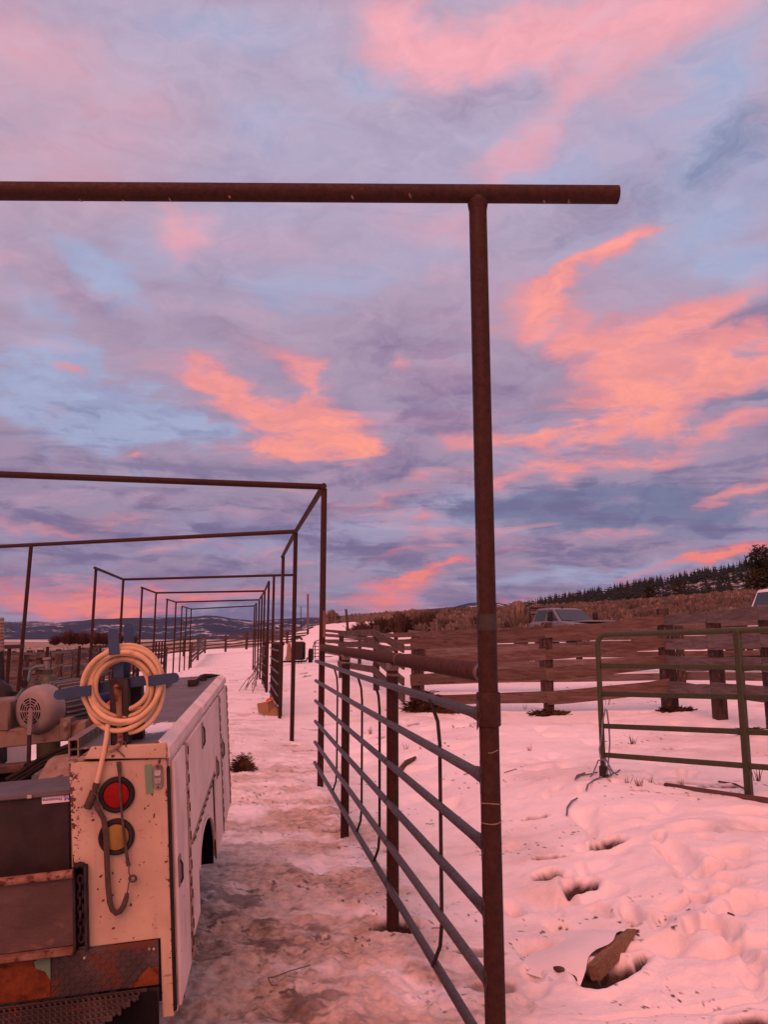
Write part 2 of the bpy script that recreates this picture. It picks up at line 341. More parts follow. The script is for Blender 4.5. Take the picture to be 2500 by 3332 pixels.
FENDER = mottled('rusty cream fender', (0.276, 0.216, 0.174), (0.216, 0.144, 0.102), 9, 0.75, 0, 0.2, 0.15, (1, 1, 1), (0.096, 0.039, 0.021), (0.54, 0.66), 16)
GAS = mottled('green gas cylinder', (0.045, 0.057, 0.030), (0.057, 0.069, 0.039), 8, 0.5, 0, 0.4, 0.05)
TEAL = mottled('teal hose', (0.056, 0.119, 0.105), (0.070, 0.140, 0.119), 8, 0.6, 0, 0.3, 0)
CARD = mottled('brown cardboard', (0.228, 0.132, 0.066), (0.252, 0.150, 0.078), 6, 0.85, 0, 0.15, 0.05)
ORANGE = mottled('orange strap', (0.75, 0.16, 0.06), (0.66, 0.13, 0.05), 6, 0.7, 0, 0.2, 0)
STRAP = mottled('dirty webbing strap', (0.045, 0.035, 0.030), (0.072, 0.054, 0.045), 30, 0.9, 0, 0.1, 0.3)
WIRE = mottled('dull wire', (0.110, 0.090, 0.083), (0.070, 0.050, 0.043), 20, 0.6, 0.3, 0.4, 0)
BLUEROPE = mottled('grey blue rope', (0.16, 0.20, 0.26), (0.10, 0.12, 0.16), 40, 0.9, 0, 0.1, 0.3)
HAY = mottled('dark matted hay', (0.033, 0.018, 0.011), (0.090, 0.051, 0.030), 6, 0.95, 0, 0.05, 0.0)
DRYG = mottled('dry grass stem', (0.168, 0.105, 0.063), (0.238, 0.154, 0.098), 5, 0.9, 0, 0.1, 0)
STICK = mottled('grey stick', (0.060, 0.039, 0.030), (0.102, 0.069, 0.054), 12, 0.9, 0, 0.1, 0.3)
SNOWC = mottled('snow crust', (0.80, 0.77, 0.77), (0.84, 0.81, 0.81), 6, 0.7, 0, 0.2, 0.3, bsc=25)
CHROME = mat('chrome', (0.62, 0.62, 0.64), 0.18, 1.0)[0]
GLASS, _g, _p = mat('dark window glass', (0.02, 0.025, 0.03), 0.06, 0.0, 0.6)
SILVER = mottled('silver truck paint', (0.175, 0.17, 0.20), (0.19, 0.185, 0.215), 3, 0.3, 0.3, 0.5, 0)
WHITEP = mottled('white vehicle paint', (0.72, 0.71, 0.72), (0.76, 0.75, 0.76), 3, 0.35, 0, 0.5, 0)
REDL = mottled('red lamp lens', (0.20, 0.003, 0.003), (0.155, 0.002, 0.002), 20, 0.45, 0, 0.15, 0)
AMBL = mottled('amber lamp lens', (0.23, 0.145, 0.035), (0.18, 0.11, 0.028), 14, 0.45, 0, 0.2, 0)
for m__ in (REDL, AMBL):
    q__ = NG(m__.node_tree); p__ = m__.node_tree.nodes['Principled BSDF']; o__ = q__.n('ShaderNodeTexCoord').outputs['Object']
    wa = q__.n('ShaderNodeTexWave', bands_direction='X'); wb = q__.n('ShaderNodeTexWave', bands_direction='Z')
    for w__ in (wa, wb): q__.put(w__.inputs['Vector'], o__); w__.inputs['Scale'].default_value = 75
    h__ = q__.math('MULTIPLY', wa.outputs['Fac'], wb.outputs['Fac']); bb = q__.n('ShaderNodeBump'); bb.inputs['Strength'].default_value = 0.6; bb.inputs['Distance'].default_value = 0.002
    q__.put(bb.inputs['Height'], h__); q__.put(p__.inputs['Normal'], bb.outputs[0])
CLEARL = mottled('clear lamp lens', (0.315, 0.294, 0.280), (0.210, 0.189, 0.175), 60, 0.25, 0, 0.5, 0.1)
TAPE = mottled('green tape', (0.101, 0.203, 0.120), (0.116, 0.225, 0.135), 10, 0.6, 0, 0.3, 0)
STICKER = mottled('white sticker', (0.62, 0.57, 0.62), (0.66, 0.60, 0.66), 10, 0.5, 0, 0.3, 0)
INK = mat('blue ink', (0.05, 0.035, 0.20), 0.6)[0]
YELL = mottled('yellow sticker', (0.7, 0.45, 0.05), (0.65, 0.40, 0.05), 10, 0.6, 0, 0.2, 0)
TOPGREY = None
def paint_chipped(name, base, dirt, chip=(0.075, 0.028, 0.02), thr=0.70, dens=55, streak=None):
    m, g, p = mat(name, base, 0.5, 0, 0.35)
    co = g.n('ShaderNodeTexCoord').outputs['Object']
    geo = g.n('ShaderNodeNewGeometry')
    c = g.mix(g.ramp(g.noise(co, 3.5, 5, 0.6), 0.35, 0.75), base, dirt)
    if streak:
        c = g.mix(g.ramp(g.noise(g.scale(co, (14, 14, 1.0)), 2.2, 5, 0.65), 0.52, 0.78, 0, 0.55), c, streak)
        c = g.mix(g.ramp(g.noise(g.scale(co, (1, 1, 5.0), (3, 1, 2), (R(35), 0, 0)), 9, 2, 0.5), 0.70, 0.74, 0, 0.5), c, chip)
    a = g.noise(co, dens, 3, 0.5); b = g.noise(co, 7, 3, 0.6)
    msk = g.ramp(g.math('ADD', a, g.math('MULTIPLY', g.math('SUBTRACT', b, 0.5), 0.35)), thr, thr + 0.02)
    c = g.mix(msk, c, chip)
    g.put(p.inputs['Base Color'], c); g.put(p.inputs['Roughness'], g.math('ADD', g.math('MULTIPLY', msk, 0.3), g.ramp(g.noise(co, 12, 3), 0.3, 0.7, 0.42, 0.6)))
    bp = g.n('ShaderNodeBump'); bp.inputs['Strength'].default_value = 0.5; bp.inputs['Distance'].default_value = 0.004
    g.put(bp.inputs['Height'], g.math('ADD', g.math('SUBTRACT', 1.0, msk), g.math('MULTIPLY', g.noise(g.scale(co, (1, .7, 1)), 5, 3, 0.5), 5.0))); g.put(p.inputs['Normal'], bp.outputs[0])
    return m, g, p, co, c, msk
CREAM, g_, p_, co_, c_, m_ = paint_chipped('chipped cream paint', (0.44, 0.345, 0.245), (0.33, 0.245, 0.17), thr=0.665, dens=48, streak=(0.27, 0.18, 0.125))
sx = g_.n('ShaderNodeSeparateXYZ'); g_.put(sx.inputs[0], co_)       # rust creeping in from the inner and outer edges of the panel
nn = g_.math('MULTIPLY', g_.math('SUBTRACT', g_.noise(co_, 38, 5, 0.65), 0.5), 0.16)
eL = g_.ramp(g_.math('ADD', sx.outputs[0], nn), -0.322, -0.327); eR = g_.ramp(g_.math('SUBTRACT', sx.outputs[0], nn), -0.002, 0.002)
mk = g_.math('MAXIMUM', eL, eR)
chips = g_.math('MULTIPLY', g_.ramp(g_.noise(co_, 70, 3, 0.55), 0.60, 0.63), g_.ramp(sx.outputs[0], -0.265, -0.315))
mk = g_.math('MAXIMUM', mk, chips)
g_.put(p_.inputs['Base Color'], g_.mix(mk, c_, (0.065, 0.025, 0.018)))
SIDEW = paint_chipped('dirty white side paint', (0.74, 0.62, 0.56), (0.56, 0.45, 0.40), thr=0.80, dens=45, streak=(0.36, 0.29, 0.26))[0]
HINGE = paint_chipped('rusty hinge strip', (0.36, 0.24, 0.18), (0.27, 0.16, 0.11), thr=0.62, dens=60)[0]
# dark lid with worn pale patches and a bit of snow
m, g, p = mat('dark lid paint', (0.1, 0.1, 0.1), 0.6, 0, 0.35)
co = g.n('ShaderNodeTexCoord').outputs['Object']
c = g.mix(g.ramp(g.noise(co, 5, 4), 0.35, 0.7), (0.085, 0.068, 0.07), (0.125, 0.10, 0.102))
wv_ = g.noise(g.scale(co, (5, 1.2, 1), (1.0, 0.3, 0)), 5.5, 5, 0.7)
c = g.mix(g.ramp(wv_, 0.63, 0.66), c, (0.34, 0.28, 0.265))
sp = g.n('ShaderNodeVectorMath', operation='DISTANCE'); g.put(sp.inputs[0], g.scale(co, (1, 0.42, 1))); sp.inputs[1].default_value = (-0.085, 0.155, 0)
pk = g.ramp(g.math('ADD', sp.outputs['Value'], g.math('MULTIPLY', g.noise(g.scale(co, (1, 0.5, 1)), 45, 5, 0.7), 0.11)), 0.122, 0.112)
c = g.mix(pk, c, (0.70, 0.66, 0.66))
g.put(p.inputs['Base Color'], c); LIDTOP = m
# diamond tread plate
def tread(name, c1, c2):
    m, g, p = mat(name, c1, 0.6, 0.0, 0.35)
    co = g.n('ShaderNodeTexCoord').outputs['Object']
    c = g.mix(g.ramp(g.noise(co, 6, 6, 0.65), 0.38, 0.66), c1, c2)
    c = g.mix(g.ramp(g.noise(g.scale(co, (1, 1, 1), (4, 2, 7)), 3.2, 5, 0.65), 0.54, 0.60), c, (0.085, 0.03, 0.015))
    g.put(p.inputs['Base Color'], c); return m
TREAD = tread('dirty tread plate', (0.036, 0.027, 0.025), (0.075, 0.056, 0.051))
BLKBOX = mottled('black toolbox paint', (0.012, 0.008, 0.008), (0.023, 0.014, 0.013), 6, 0.65, 0, 0.3, 0.1, (1, 1, 1), (0.042, 0.024, 0.021), (0.66, 0.8), 20)
BOXTOP = mottled('grey toolbox lid', (0.063, 0.055, 0.060), (0.084, 0.072, 0.075), 6, 0.55, 0, 0.4, 0.1)
CHAN = mottled('dirty steel channel', (0.058, 0.039, 0.034), (0.083, 0.055, 0.047), 6, 0.7, 0, 0.25, 0.15, (1, 1, 2), (0.143, 0.088, 0.066), (0.60, 0.72), 8)
LIPRUST = mottled('rusty cream lip', (0.144, 0.063, 0.036), (0.240, 0.162, 0.114), 12, 0.75, 0, 0.25, 0.2, (1, 1, 1), (0.060, 0.021, 0.012), (0.55, 0.65), 30)
ORUST = mottled('orange rust patch', (0.095, 0.028, 0.011), (0.15, 0.045, 0.017), 30, 0.9, 0, 0.1, 0.4, (1, 1, 1), (0.045, 0.015, 0.009), (0.50, 0.66), 18)
SAGE = mottled('sage twigs', (0.135, 0.11, 0.093), (0.215, 0.178, 0.15), 0.12, 0.95, 0, 0.05, 0.0, (1, 1, 1), (0.34, 0.25, 0.18), (0.5, 0.7), 0.5)
SHRUB = mottled('brown shrub twigs', (0.068, 0.044, 0.034), (0.112, 0.076, 0.056), 1.5, 0.95, 0, 0.05, 0.0)
WILLOW = mottled('dark red willow twigs', (0.075, 0.038, 0.035), (0.11, 0.058, 0.05), 1.5, 0.95, 0, 0.05, 0.0)
PINE = mottled('pine needles', (0.014, 0.020, 0.017), (0.024, 0.032, 0.025), 0.8, 0.95, 0, 0.05, 0.0)
JUNI = mottled('juniper foliage', (0.028, 0.032, 0.018), (0.05, 0.05, 0.028), 1.5, 0.95, 0, 0.05, 0.0)
BARK = mottled('bark', (0.05, 0.034, 0.027), (0.08, 0.055, 0.045), 5, 0.95, 0, 0.05, 0.3)

# ------------------------------------------------------------------ ground
def sst(x, a, b):
    t = np.clip((np.asarray(x, float) - a) / (b - a), 0, 1); return t * t * (3 - 2 * t)
_perm = rng.random((256, 256))
def vnoise(x, y):
    xi = np.floor(x).astype(int); yi = np.floor(y).astype(int); fx = x - xi; fy = y - yi
    fx = fx * fx * (3 - 2 * fx); fy = fy * fy * (3 - 2 * fy)
    h = lambda a, b: _perm[a & 255, b & 255]
    return (h(xi, yi) * (1 - fx) + h(xi + 1, yi) * fx) * (1 - fy) + (h(xi, yi + 1) * (1 - fx) + h(xi + 1, yi + 1) * fx) * fy
def fbm(x, y, o=4, g_=0.5):
    a = 1.0; s_ = 0.0; t = 0.0
    for i in range(o):
        s_ = s_ + a * vnoise(x + 17.3 * i, y + 9.1 * i); t += a; a *= g_; x = x * 2.03; y = y * 2.03
    return s_ / t
def gbase(x, y):
    x = np.asarray(x, float); y = np.asarray(y, float)
    u = x + 0.19 * (np.minimum(y, 130) - 8.93) + 0.71
    z = 0.30 * sst(u, 0.5, 2.6) + 0.045 * np.clip(u - 2.6, 0, 60) + 0.02 * np.clip(u - 62.6, 0, 80)
    z = z + 0.04 * np.clip(np.minimum(y, 64) - 25, 0, None) * sst(u, 2, 11) + 0.6 * sst(y, 33, 43) * sst(u, 4, 9)
    z = z + 0.0008 * np.clip(np.minimum(u, 72) - 22, 0, None) ** 2
    z = z + 0.02 * np.clip(np.minimum(y, 80) - 50, 0, None) * sst(u, -10, 6)
    z = z - 0.25 * sst(-x, 6, 16) * sst(y, 12, 30)
    return z
def gz(x, y): return float(gbase(x, y))
def G(px, py, dz=0.0):
    """point of the ground seen at photo pixel (px, py)"""
    d = ray(px, py); t0 = 0.5; lo, hi = 0.5, 400.0
    prev = None
    for t in np.geomspace(1.0, 400, 500):
        if H + d.z * t < gz(d.x * t, d.y * t) + dz: hi = t; break
        lo = t
    for _ in range(25):
        mid = (lo + hi) / 2
        if H + d.z * mid < gz(d.x * mid, d.y * mid) + dz: hi = mid
        else: lo = mid
    return Vector((d.x * hi, d.y * hi, gz(d.x * hi, d.y * hi)))
def A(px, py, y):
    d = ray(px, py); return Vector((0, 0, H)) + d * (y / d.y)
# holes, dents and footprints in the snow: (px, py, size along x, size along y, depth, dark, rot)
DENTS = [(1974,2752,.16,.10,.12,1,0),(1787,2855,.11,.10,.12,1,0),(1882,2880,.13,.10,.12,1,-20),(1790,2799,.13,.05,.06,.8,-15),(1740,2660,.13,.05,.05,.8,-15),
         (1996,3164,.20,.11,.17,1.2,28),(1925,3165,.10,.08,.12,1,0),(2115,3107,.08,.06,.08,1,0),(2430,3326,.10,.08,.09,1,0),(2080,2573,.08,.07,.06,.9,0),(2188,2436,.12,.10,.06,.7,0),(2068,3010,.04,.03,.08,1,0),
         (2390,2775,.14,.13,.05,.15,0),(2250,2695,.18,.13,.04,.1,0),(2440,2935,.16,.14,.05,.12,0),(2330,2815,.36,.10,.04,.25,-8),(2300,2905,.34,.05,.03,.2,3),(1763,3097,.12,.22,.05,.35,15),  # first entries are shadowed dents; their low dark values paint that shade
         (1670,2958,.08,.14,.06,.45,0),(2250,2430,.2,.09,.04,.1,0),(2080,2430,.15,.1,.04,.25,0),(2240,2550,.35,.10,.05,.6,-10),(2350,2560,.25,.08,.05,.8,-5),
         (2280,3090,.5,.08,.04,.15,-12),(2180,3280,.45,.03,.02,.05,0),(1745,2935,.25,.18,.03,.0,0),(2050,2640,.3,.2,.03,.05,0),(2440,2640,.2,.12,.05,.2,0),
         (1345,2355,.14,.10,.05,.7,0),(1550,2360,.12,.08,.06,.9,0),(1330,2340,.1,.08,.05,.5,0),(1215,2425,.1,.07,.06,.8,0),(1015,2445,.08,.08,.05,.9,0),(970,2443,.12,.05,.04,.6,10),
         (945,2426,.16,.10,.06,.9,0),(1015,2372,.2,.09,.05,.8,-5),(1285,3010,.16,.12,.10,1,0),(1083,2700,.1,.1,.06,.8,0),(990,2190,.35,.12,.05,.8,0),(995,2200,.25,.1,.05,.9,0),(1010,2066,1.4,.7,.1,.9,0),
         (1245,2400,.08,.06,.05,.7,0),(1140,2240,.2,.1,.05,.5,0),(1350,2440,.2,.1,.05,.3,0),(1600,3200,.12,.1,.05,.6,0),(1560,3090,.14,.08,.04,.7,0),(2400,3230,.5,.2,.03,.0,-15)]
_rt = random.Random(12)
for (xa, ya, xb, yb, n_) in [(1700, 3290, 1950, 2650, 13), (2480, 3180, 2120, 2700, 12), (1690, 2600, 2330, 2480, 12), (2420, 2990, 2260, 2640, 9), (1950, 2950, 2400, 3020, 9)]:
    for k in range(n_):
        f_ = (k + .5) / n_; sg = 14 * (1 if k % 2 else -1)
        DENTS.append((xa + (xb - xa) * f_ + sg + _rt.uniform(-12, 12), ya + (yb - ya) * f_ + _rt.uniform(-8, 8), .055 * _rt.uniform(.8, 1.2), .12 * _rt.uniform(.8, 1.2), _rt.uniform(.02, .045), _rt.choice([0, .1, .2]), _rt.uniform(-40, 40)))
DP = [(G(a, b), sx_, sy_, dp, dk, R(ro)) for (a, b, sx_, sy_, dp, dk, ro) in DENTS]
def detail(x, y):
    """fine relief of the snow; returns (dz, mud, dark)"""
    r = np.hypot(x, y); u = x + 0.19 * (y - 8.93) + 0.71
    near = 1 - sst(r, 25, 60)
    path = sst(u, -2.9, -1.7) * (1 - sst(u, -0.1, 0.7)) * (1 - sst(y, 7.5, 17))
    core = np.exp(-((u + 0.80) / 0.58) ** 2) * (1 - sst(y, 4.6, 8.0)) 
    dz = 0.05 * (fbm(x * 0.9, y * 0.9, 3) - 0.5) * near + 0.02 * (fbm(x * 4, y * 4, 3) - 0.5) * near
    lump = fbm(x * 6.5 + 3, y * 5.5, 4, 0.6)
    dz = dz + path * near * (0.085 * (lump - 0.5) + 0.03 * (fbm(x * 22, y * 22, 3) - 0.5))
    prints = np.clip(0.36 - fbm(x * 3.1 + 50, y * 2.6 + 20, 2), 0, 1) * sst(u, -0.3, 1.2) * (1 - sst(r, 12, 26))
    dz = dz - 0.32 * prints
    crust = sst(u, 0.2, 1.2) * (1 - sst(r, 9, 18)); dz = dz + crust * (0.012 * (fbm(x * 13, y * 11, 4, 0.62) - 0.5) + 0.05 * np.abs(fbm(x * 2.1 + 11, y * 2.4, 3) - 0.5))
    st = fbm(x * 1.5 + 0.6 * y, y * 3.4, 5, 0.6)
    mud_shade = path * sst(st + 0.30 * core + 0.10 * (fbm(x * 18, y * 18, 3) - 0.5), 0.40, 0.70) * 0.62
    smear = fbm(x * 1.3 + .25 * y, y * 2.1 + 7, 5, 0.62)
    mud_shade = np.maximum(mud_shade, core * sst(st + 0.2 * fbm(x * 9, y * 9, 3), 0.38, 0.62) * 0.9)
    mud_shade = np.maximum(mud_shade, path * sst(smear, 0.42, 0.62) * 0.85 * (1 - .6 * sst(u, -1.6, -2.4)))
    far = sst(u, -3.5, -2.2) * (1 - sst(u, -0.2, 0.4)) * sst(y, 8, 14) * (1 - sst(y, 40, 60)) * sst(fbm(x * 2, y * 3.5, 4, 0.6), 0.56, 0.72) * 0.5
    mud_shade = np.maximum(mud_shade, far)
    warm = sst(fbm(x * 1.1 + 9, y * 1.6 + 4, 4, 0.55), 0.56, 0.78) * sst(u, 0.0, 1.0) * (1 - sst(r, 14, 22)) * 0.30
    mud_shade = np.maximum(mud_shade, warm)
    spk = sst(fbm(x * 30 + 7, y * 26, 3, 0.6), 0.66, 0.72) * path * sst(fbm(x * 2.2, y * 2.6, 3), 0.50, 0.66) * .8
    spk = np.maximum(spk, sst(fbm(x * 26, y * 26, 3, 0.6), 0.75, 0.775) * near * sst(fbm(x * .9 + 31, y * 1.3, 3), .56, .70))
    dark = spk
    dark = np.maximum(dark, core * sst(fbm(x * 3.2 + 2, y * 6, 5, 0.66), 0.50, 0.66) * 0.72)
    for (p, sx_, sy_, dp, dk, ro) in DP:
        m_ = (np.abs(x - p.x) < 3 * max(sx_, sy_)) & (np.abs(y - p.y) < 3 * max(sx_, sy_))
        if not m_.any(): continue
        xx = x[m_] - p.x; yy = y[m_] - p.y; c_, s_ = math.cos(ro), math.sin(ro)
        a = (xx * c_ + yy * s_) / sx_; b = (-xx * s_ + yy * c_) / sy_
        q = np.hypot(a, b) + 0.55 * (fbm(x[m_] * 9 + p.x * 7, y[m_] * 9, 3) - 0.5)
        dz[m_] -= dp * (.75 if dk >= .6 else 1) * (1 - sst(q, 0.5 if dk >= .6 else .45, 1.1)); dz[m_] += dp * 0.12 * np.exp(-((q - 1.25) / 0.25) ** 2)
        if dk >= 0.6: dark[m_] = np.maximum(dark[m_], min(1, dk) * (1 - sst(q, 0.80, 0.98)))
        elif dk > 0: mud_shade[m_] = np.maximum(mud_shade[m_], dk * (1 - sst(q, 0.5, 1.0)))  # mud tint, which also paints shade into the shadowed dents
    return dz, mud_shade, dark
def gfull(x, y):
    x = np.atleast_1d(np.asarray(x, float)); y = np.atleast_1d(np.asarray(y, float))
    return float((gbase(x, y) + detail(x, y)[0])[0])
azs = np.concatenate([np.linspace(-math.pi, R(-40), 60, endpoint=False), np.linspace(R(-40), R(40), 640, endpoint=False), np.linspace(R(40), math.pi, 60, endpoint=False)])
rad = np.concatenate([np.linspace(0.3, 3.0, 40, endpoint=False), 1 / np.linspace(1 / 3.0, 1 / 70.0, 560, endpoint=False), np.geomspace(70, 7500, 110)])
AA, RR = np.meshgrid(azs, rad, indexing='xy')
GX = (np.sin(AA) * RR).ravel(); GY = (np.cos(AA) * RR).ravel()
dz_, mud_shade_, dark_ = detail(GX, GY)
Z0 = gbase(GX, GY) + dz_
rr_ = np.hypot(GX, GY); uu_ = GX + 0.19 * (np.minimum(GY, 130) - 8.93) + 0.71
Z0 += sst(rr_, 40, 90) * (fbm(GX * 0.05, GY * 0.05, 3) - 0.5) * 0.8 * (1 - sst(rr_, 400, 1200))
Z0 -= sst(rr_, 1500, 6000) * np.clip(Z0, 0, None) * 0.9
patch = fbm(GX * 0.06, GY * 0.09, 5, 0.6)
field = sst(uu_ + 8 * (patch - 0.5), 9, 16) * sst(GY + 14 * (patch - 0.5), 34, 46)              # sage slope on the right
field = np.maximum(field, sst(-uu_ + 10 * (patch - 0.5), 7, 14) * sst(GY + 30 * (patch - 0.5), 46, 70) )   # dry plain on the left
field = np.maximum(field, sst(-uu_, 9, 12) * sst(GY, 14, 24) * sst(patch, 0.36, 0.52) * 0.9)
field = np.maximum(field, sst(rr_, 130, 180))
snowp = sst(fbm(GX * 0.11 + 5, GY * 0.16, 5, 0.62), 0.58, 0.66)
field *= 1 - 0.9 * snowp * (1 - sst(rr_, 100, 300)) - 0.0
strip = sst(rr_, 250, 420) * sst(fbm(GX * 0.004 + 3, GY * 0.012, 4, 0.6), 0.44, 0.56)
field *= 1 - 0.8 * strip
na, nr = len(azs), len(rad)
verts = np.column_stack([GX, GY, Z0])
idx = np.arange(na * nr).reshape(nr, na); nx = np.roll(idx, -1, axis=1)
faces = np.stack([idx[:-1], nx[:-1], nx[1:], idx[1:]], -1).reshape(-1, 4)[:, ::-1]
def np_mesh(name, V, Fq, mats, attrs=None, smooth=True):
    me = bpy.data.meshes.new(name); k = Fq.shape[1]
    me.vertices.add(len(V)); me.vertices.foreach_set('co', V.astype(np.float32).ravel())
    me.loops.add(Fq.size); me.loops.foreach_set('vertex_index', Fq.astype(np.int32).ravel())
    me.polygons.add(len(Fq)); me.polygons.foreach_set('loop_start', np.arange(0, Fq.size, k, dtype=np.int32))
    me.polygons.foreach_set('use_smooth', np.full(len(Fq), smooth))
    for m_ in mats: me.materials.append(m_)
    for nme, arr in (attrs or {}).items():
        a = me.attributes.new(nme, 'FLOAT', 'POINT'); a.data.foreach_set('value', arr.astype(np.float32))
    me.update(calc_edges=True); me.validate()
    o = bpy.data.objects.new(name, me); COL.objects.link(o); TM[o.name] = Matrix.Identity(4); return o
m, g, p = mat('snow and dirt', (0.8, 0.8, 0.8), 0.65, 0, 0.25); SNOW = m
co = g.n('ShaderNodeTexCoord').outputs['Object']
at = lambda n_: g.n('ShaderNodeAttribute', attribute_name=n_).outputs['Fac']
sn = g.mix(g.ramp(g.noise(co, 0.7, 5), 0.35, 0.7), (0.83, 0.80, 0.80), (0.75, 0.715, 0.71))
sn = g.mix(g.ramp(g.noise(co, 5.0, 4), 0.5, 0.75, 0, 0.35), sn, (0.66, 0.60, 0.58))
dirty = g.mix(g.ramp(g.noise(co, 16, 5, 0.65), 0.35, 0.7), (0.54, 0.40, 0.30), (0.23, 0.145, 0.09))
dirt = g.mix(g.ramp(g.noise(co, 30, 4, 0.6), 0.35, 0.65), (0.026, 0.016, 0.010), (0.070, 0.043, 0.027))
grass = g.mix(g.ramp(g.noise(co, 0.35, 6, 0.65), 0.35, 0.68), (0.30, 0.20, 0.115), (0.20, 0.13, 0.085))
c = g.mix(at('mud_shade'), sn, dirty)
c = g.mix(g.ramp(g.math('ADD', at('field'), g.math('MULTIPLY', g.math('SUBTRACT', g.noise(co, 3.0, 4, 0.6), 0.5), 0.5)), 0.3, 0.6), c, grass)
c = g.mix(at('dark'), c, dirt)
g.put(p.inputs['Base Color'], c)
b = g.n('ShaderNodeBump'); b.inputs['Strength'].default_value = 0.5; b.inputs['Distance'].default_value = 0.03
g.put(b.inputs['Height'], g.math('ADD', g.noise(co, 9, 6, 0.65), g.math('MULTIPLY', g.noise(co, 60, 5, 0.7), 0.5)))
g.put(p.inputs['Normal'], b.outputs[0])
tag(np_mesh('ground', verts, faces, [SNOW], {'mud_shade': np.clip(mud_shade_, 0, 1), 'dark': np.clip(dark_, 0, 1), 'field': np.clip(field, 0, 1)}), kind='structure')

# ------------------------------------------------------------------ far hills
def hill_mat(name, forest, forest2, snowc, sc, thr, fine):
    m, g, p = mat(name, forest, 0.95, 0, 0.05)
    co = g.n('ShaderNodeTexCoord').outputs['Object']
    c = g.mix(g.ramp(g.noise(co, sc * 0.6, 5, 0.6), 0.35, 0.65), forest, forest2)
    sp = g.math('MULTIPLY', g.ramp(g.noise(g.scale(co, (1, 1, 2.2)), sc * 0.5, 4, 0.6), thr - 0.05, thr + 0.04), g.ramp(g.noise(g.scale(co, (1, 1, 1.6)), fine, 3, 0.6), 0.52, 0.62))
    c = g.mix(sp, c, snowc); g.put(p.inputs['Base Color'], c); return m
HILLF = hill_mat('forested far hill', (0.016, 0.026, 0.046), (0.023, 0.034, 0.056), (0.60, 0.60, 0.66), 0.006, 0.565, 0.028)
def ridge(name, dist, prof, depth, m_, rough=10, nseg=260, foot=0.0, rows=26):
    xs = np.array([p[0] for p in prof], float); ys = np.array([p[1] for p in prof], float)
    px = np.linspace(xs[0], xs[-1], nseg); py = np.interp(px, xs, ys)
    V = []; 
    for k in range(rows + 10):
        t = k / rows
        for a, b_ in zip(px, py):
            d = ray(a, b_); hz = math.hypot(d.x, d.y); top = H + d.z / hz * dist
            s_ = dist - depth * (1 - min(t, 1)) + (depth * 0.6 * (t - 1) if t > 1 else 0)
            if t <= 1: z = foot + (top - foot) * (t ** 0.8)
            else: z = top - (top - foot) * (t - 1) * 1.2
            n_ = float(fbm(np.array([a * 0.012]), np.array([s_ * 0.0016]), 4)[0]) - 0.5
            z += n_ * rough * min(1, 4 * t) * (1.0 if t < 0.9 else 0.35)
            V.append((d.x / hz * s_, d.y / hz * s_, z))
    V = np.array(V); n0 = nseg; rws = rows + 10
    I = np.arange(n0 * rws).reshape(rws, n0)
    Fq = np.stack([I[:-1, :-1], I[:-1, 1:], I[1:, 1:], I[1:, :-1]], -1).reshape(-1, 4)
    return tag(np_mesh(name, V, Fq, [m_]), kind='structure')
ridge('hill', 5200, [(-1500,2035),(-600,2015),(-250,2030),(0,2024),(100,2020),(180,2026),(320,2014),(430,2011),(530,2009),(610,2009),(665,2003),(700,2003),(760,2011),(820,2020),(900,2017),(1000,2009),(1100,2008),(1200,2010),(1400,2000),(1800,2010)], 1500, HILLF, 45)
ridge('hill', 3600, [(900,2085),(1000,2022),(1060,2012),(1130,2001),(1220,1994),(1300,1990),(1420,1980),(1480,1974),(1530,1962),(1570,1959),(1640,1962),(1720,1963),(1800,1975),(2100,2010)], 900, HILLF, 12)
HILLN = hill_mat('near hillside', (0.020, 0.022, 0.020), (0.035, 0.032, 0.027), (0.74, 0.71, 0.71), 0.035, 0.44, 0.20)
def hillside_prof(px): return np.interp(px, [1600, 1700, 1760, 1850, 1950, 2050, 2150, 2250, 2350, 2430, 2500, 2700, 3200], [1992, 1980, 1966, 1952, 1935, 1918, 1900, 1882, 1862, 1846, 1828, 1790, 1760])
HP = [(p, float(hillside_prof(p)) + 4) for p in range(1600, 3201, 50)]
HD = 820
ridge('hillside', HD, HP, 480, HILLN, 3, 160, 4.0, 30)
def hill_pt(px, t):
    d = ray(px, float(hillside_prof(px)) + 4); hz = math.hypot(d.x, d.y); top = H + d.z / hz * HD
    s_ = HD - 480 * (1 - t); return Vector((d.x / hz * s_, d.y / hz * s_, 4 + (top - 4) * t ** 0.8))

# trees
def conifer(seed, h=1.0, w=0.30, layers=9):
    r_ = random.Random(seed); mb = MB()
    mb.cur = 1; mb.tube([(0, 0, -0.05), (0, 0, h * 0.9)], [0.018, 0.004], 5)
    mb.cur = 0
    for i in range(layers):
        t = i / (layers - 1); z = h * (0.10 + 0.84 * t); rr = w * (1 - t) ** 0.85 * r_.uniform(0.8, 1.15) + 0.015
        nb = 7 if t < 0.7 else 5
        for k in range(nb):
            a = 2 * math.pi * (k + r_.random() * 0.7) / nb; q = rr * r_.uniform(0.65, 1.15); dp = q * r_.uniform(0.25, 0.5)
            c, s_ = math.cos(a), math.sin(a); wd = q * 0.55
            tip = (c * q, s_ * q, z - dp)
            mb.add([(0, 0, z + 0.09 * h), tip, (c * q * .55 - s_ * wd, s_ * q * .55 + c * wd, z - dp * .9), (c * q * .55 + s_ * wd, s_ * q * .55 - c * wd, z - dp * .9)], [(0, 1, 2), (0, 3, 1), (1, 3, 2)])
    return mb
pines = [conifer(i, 1.0, random.uniform(0.20, 0.30)).build('pine_tree', [PINE, BARK], smooth=0) for i in range(5)]
LABP = 'small dark conifer on the ridge of the wooded hill at the right'
used = 0
ridge_px = np.sort(rng.uniform(1745, 2560, 180))
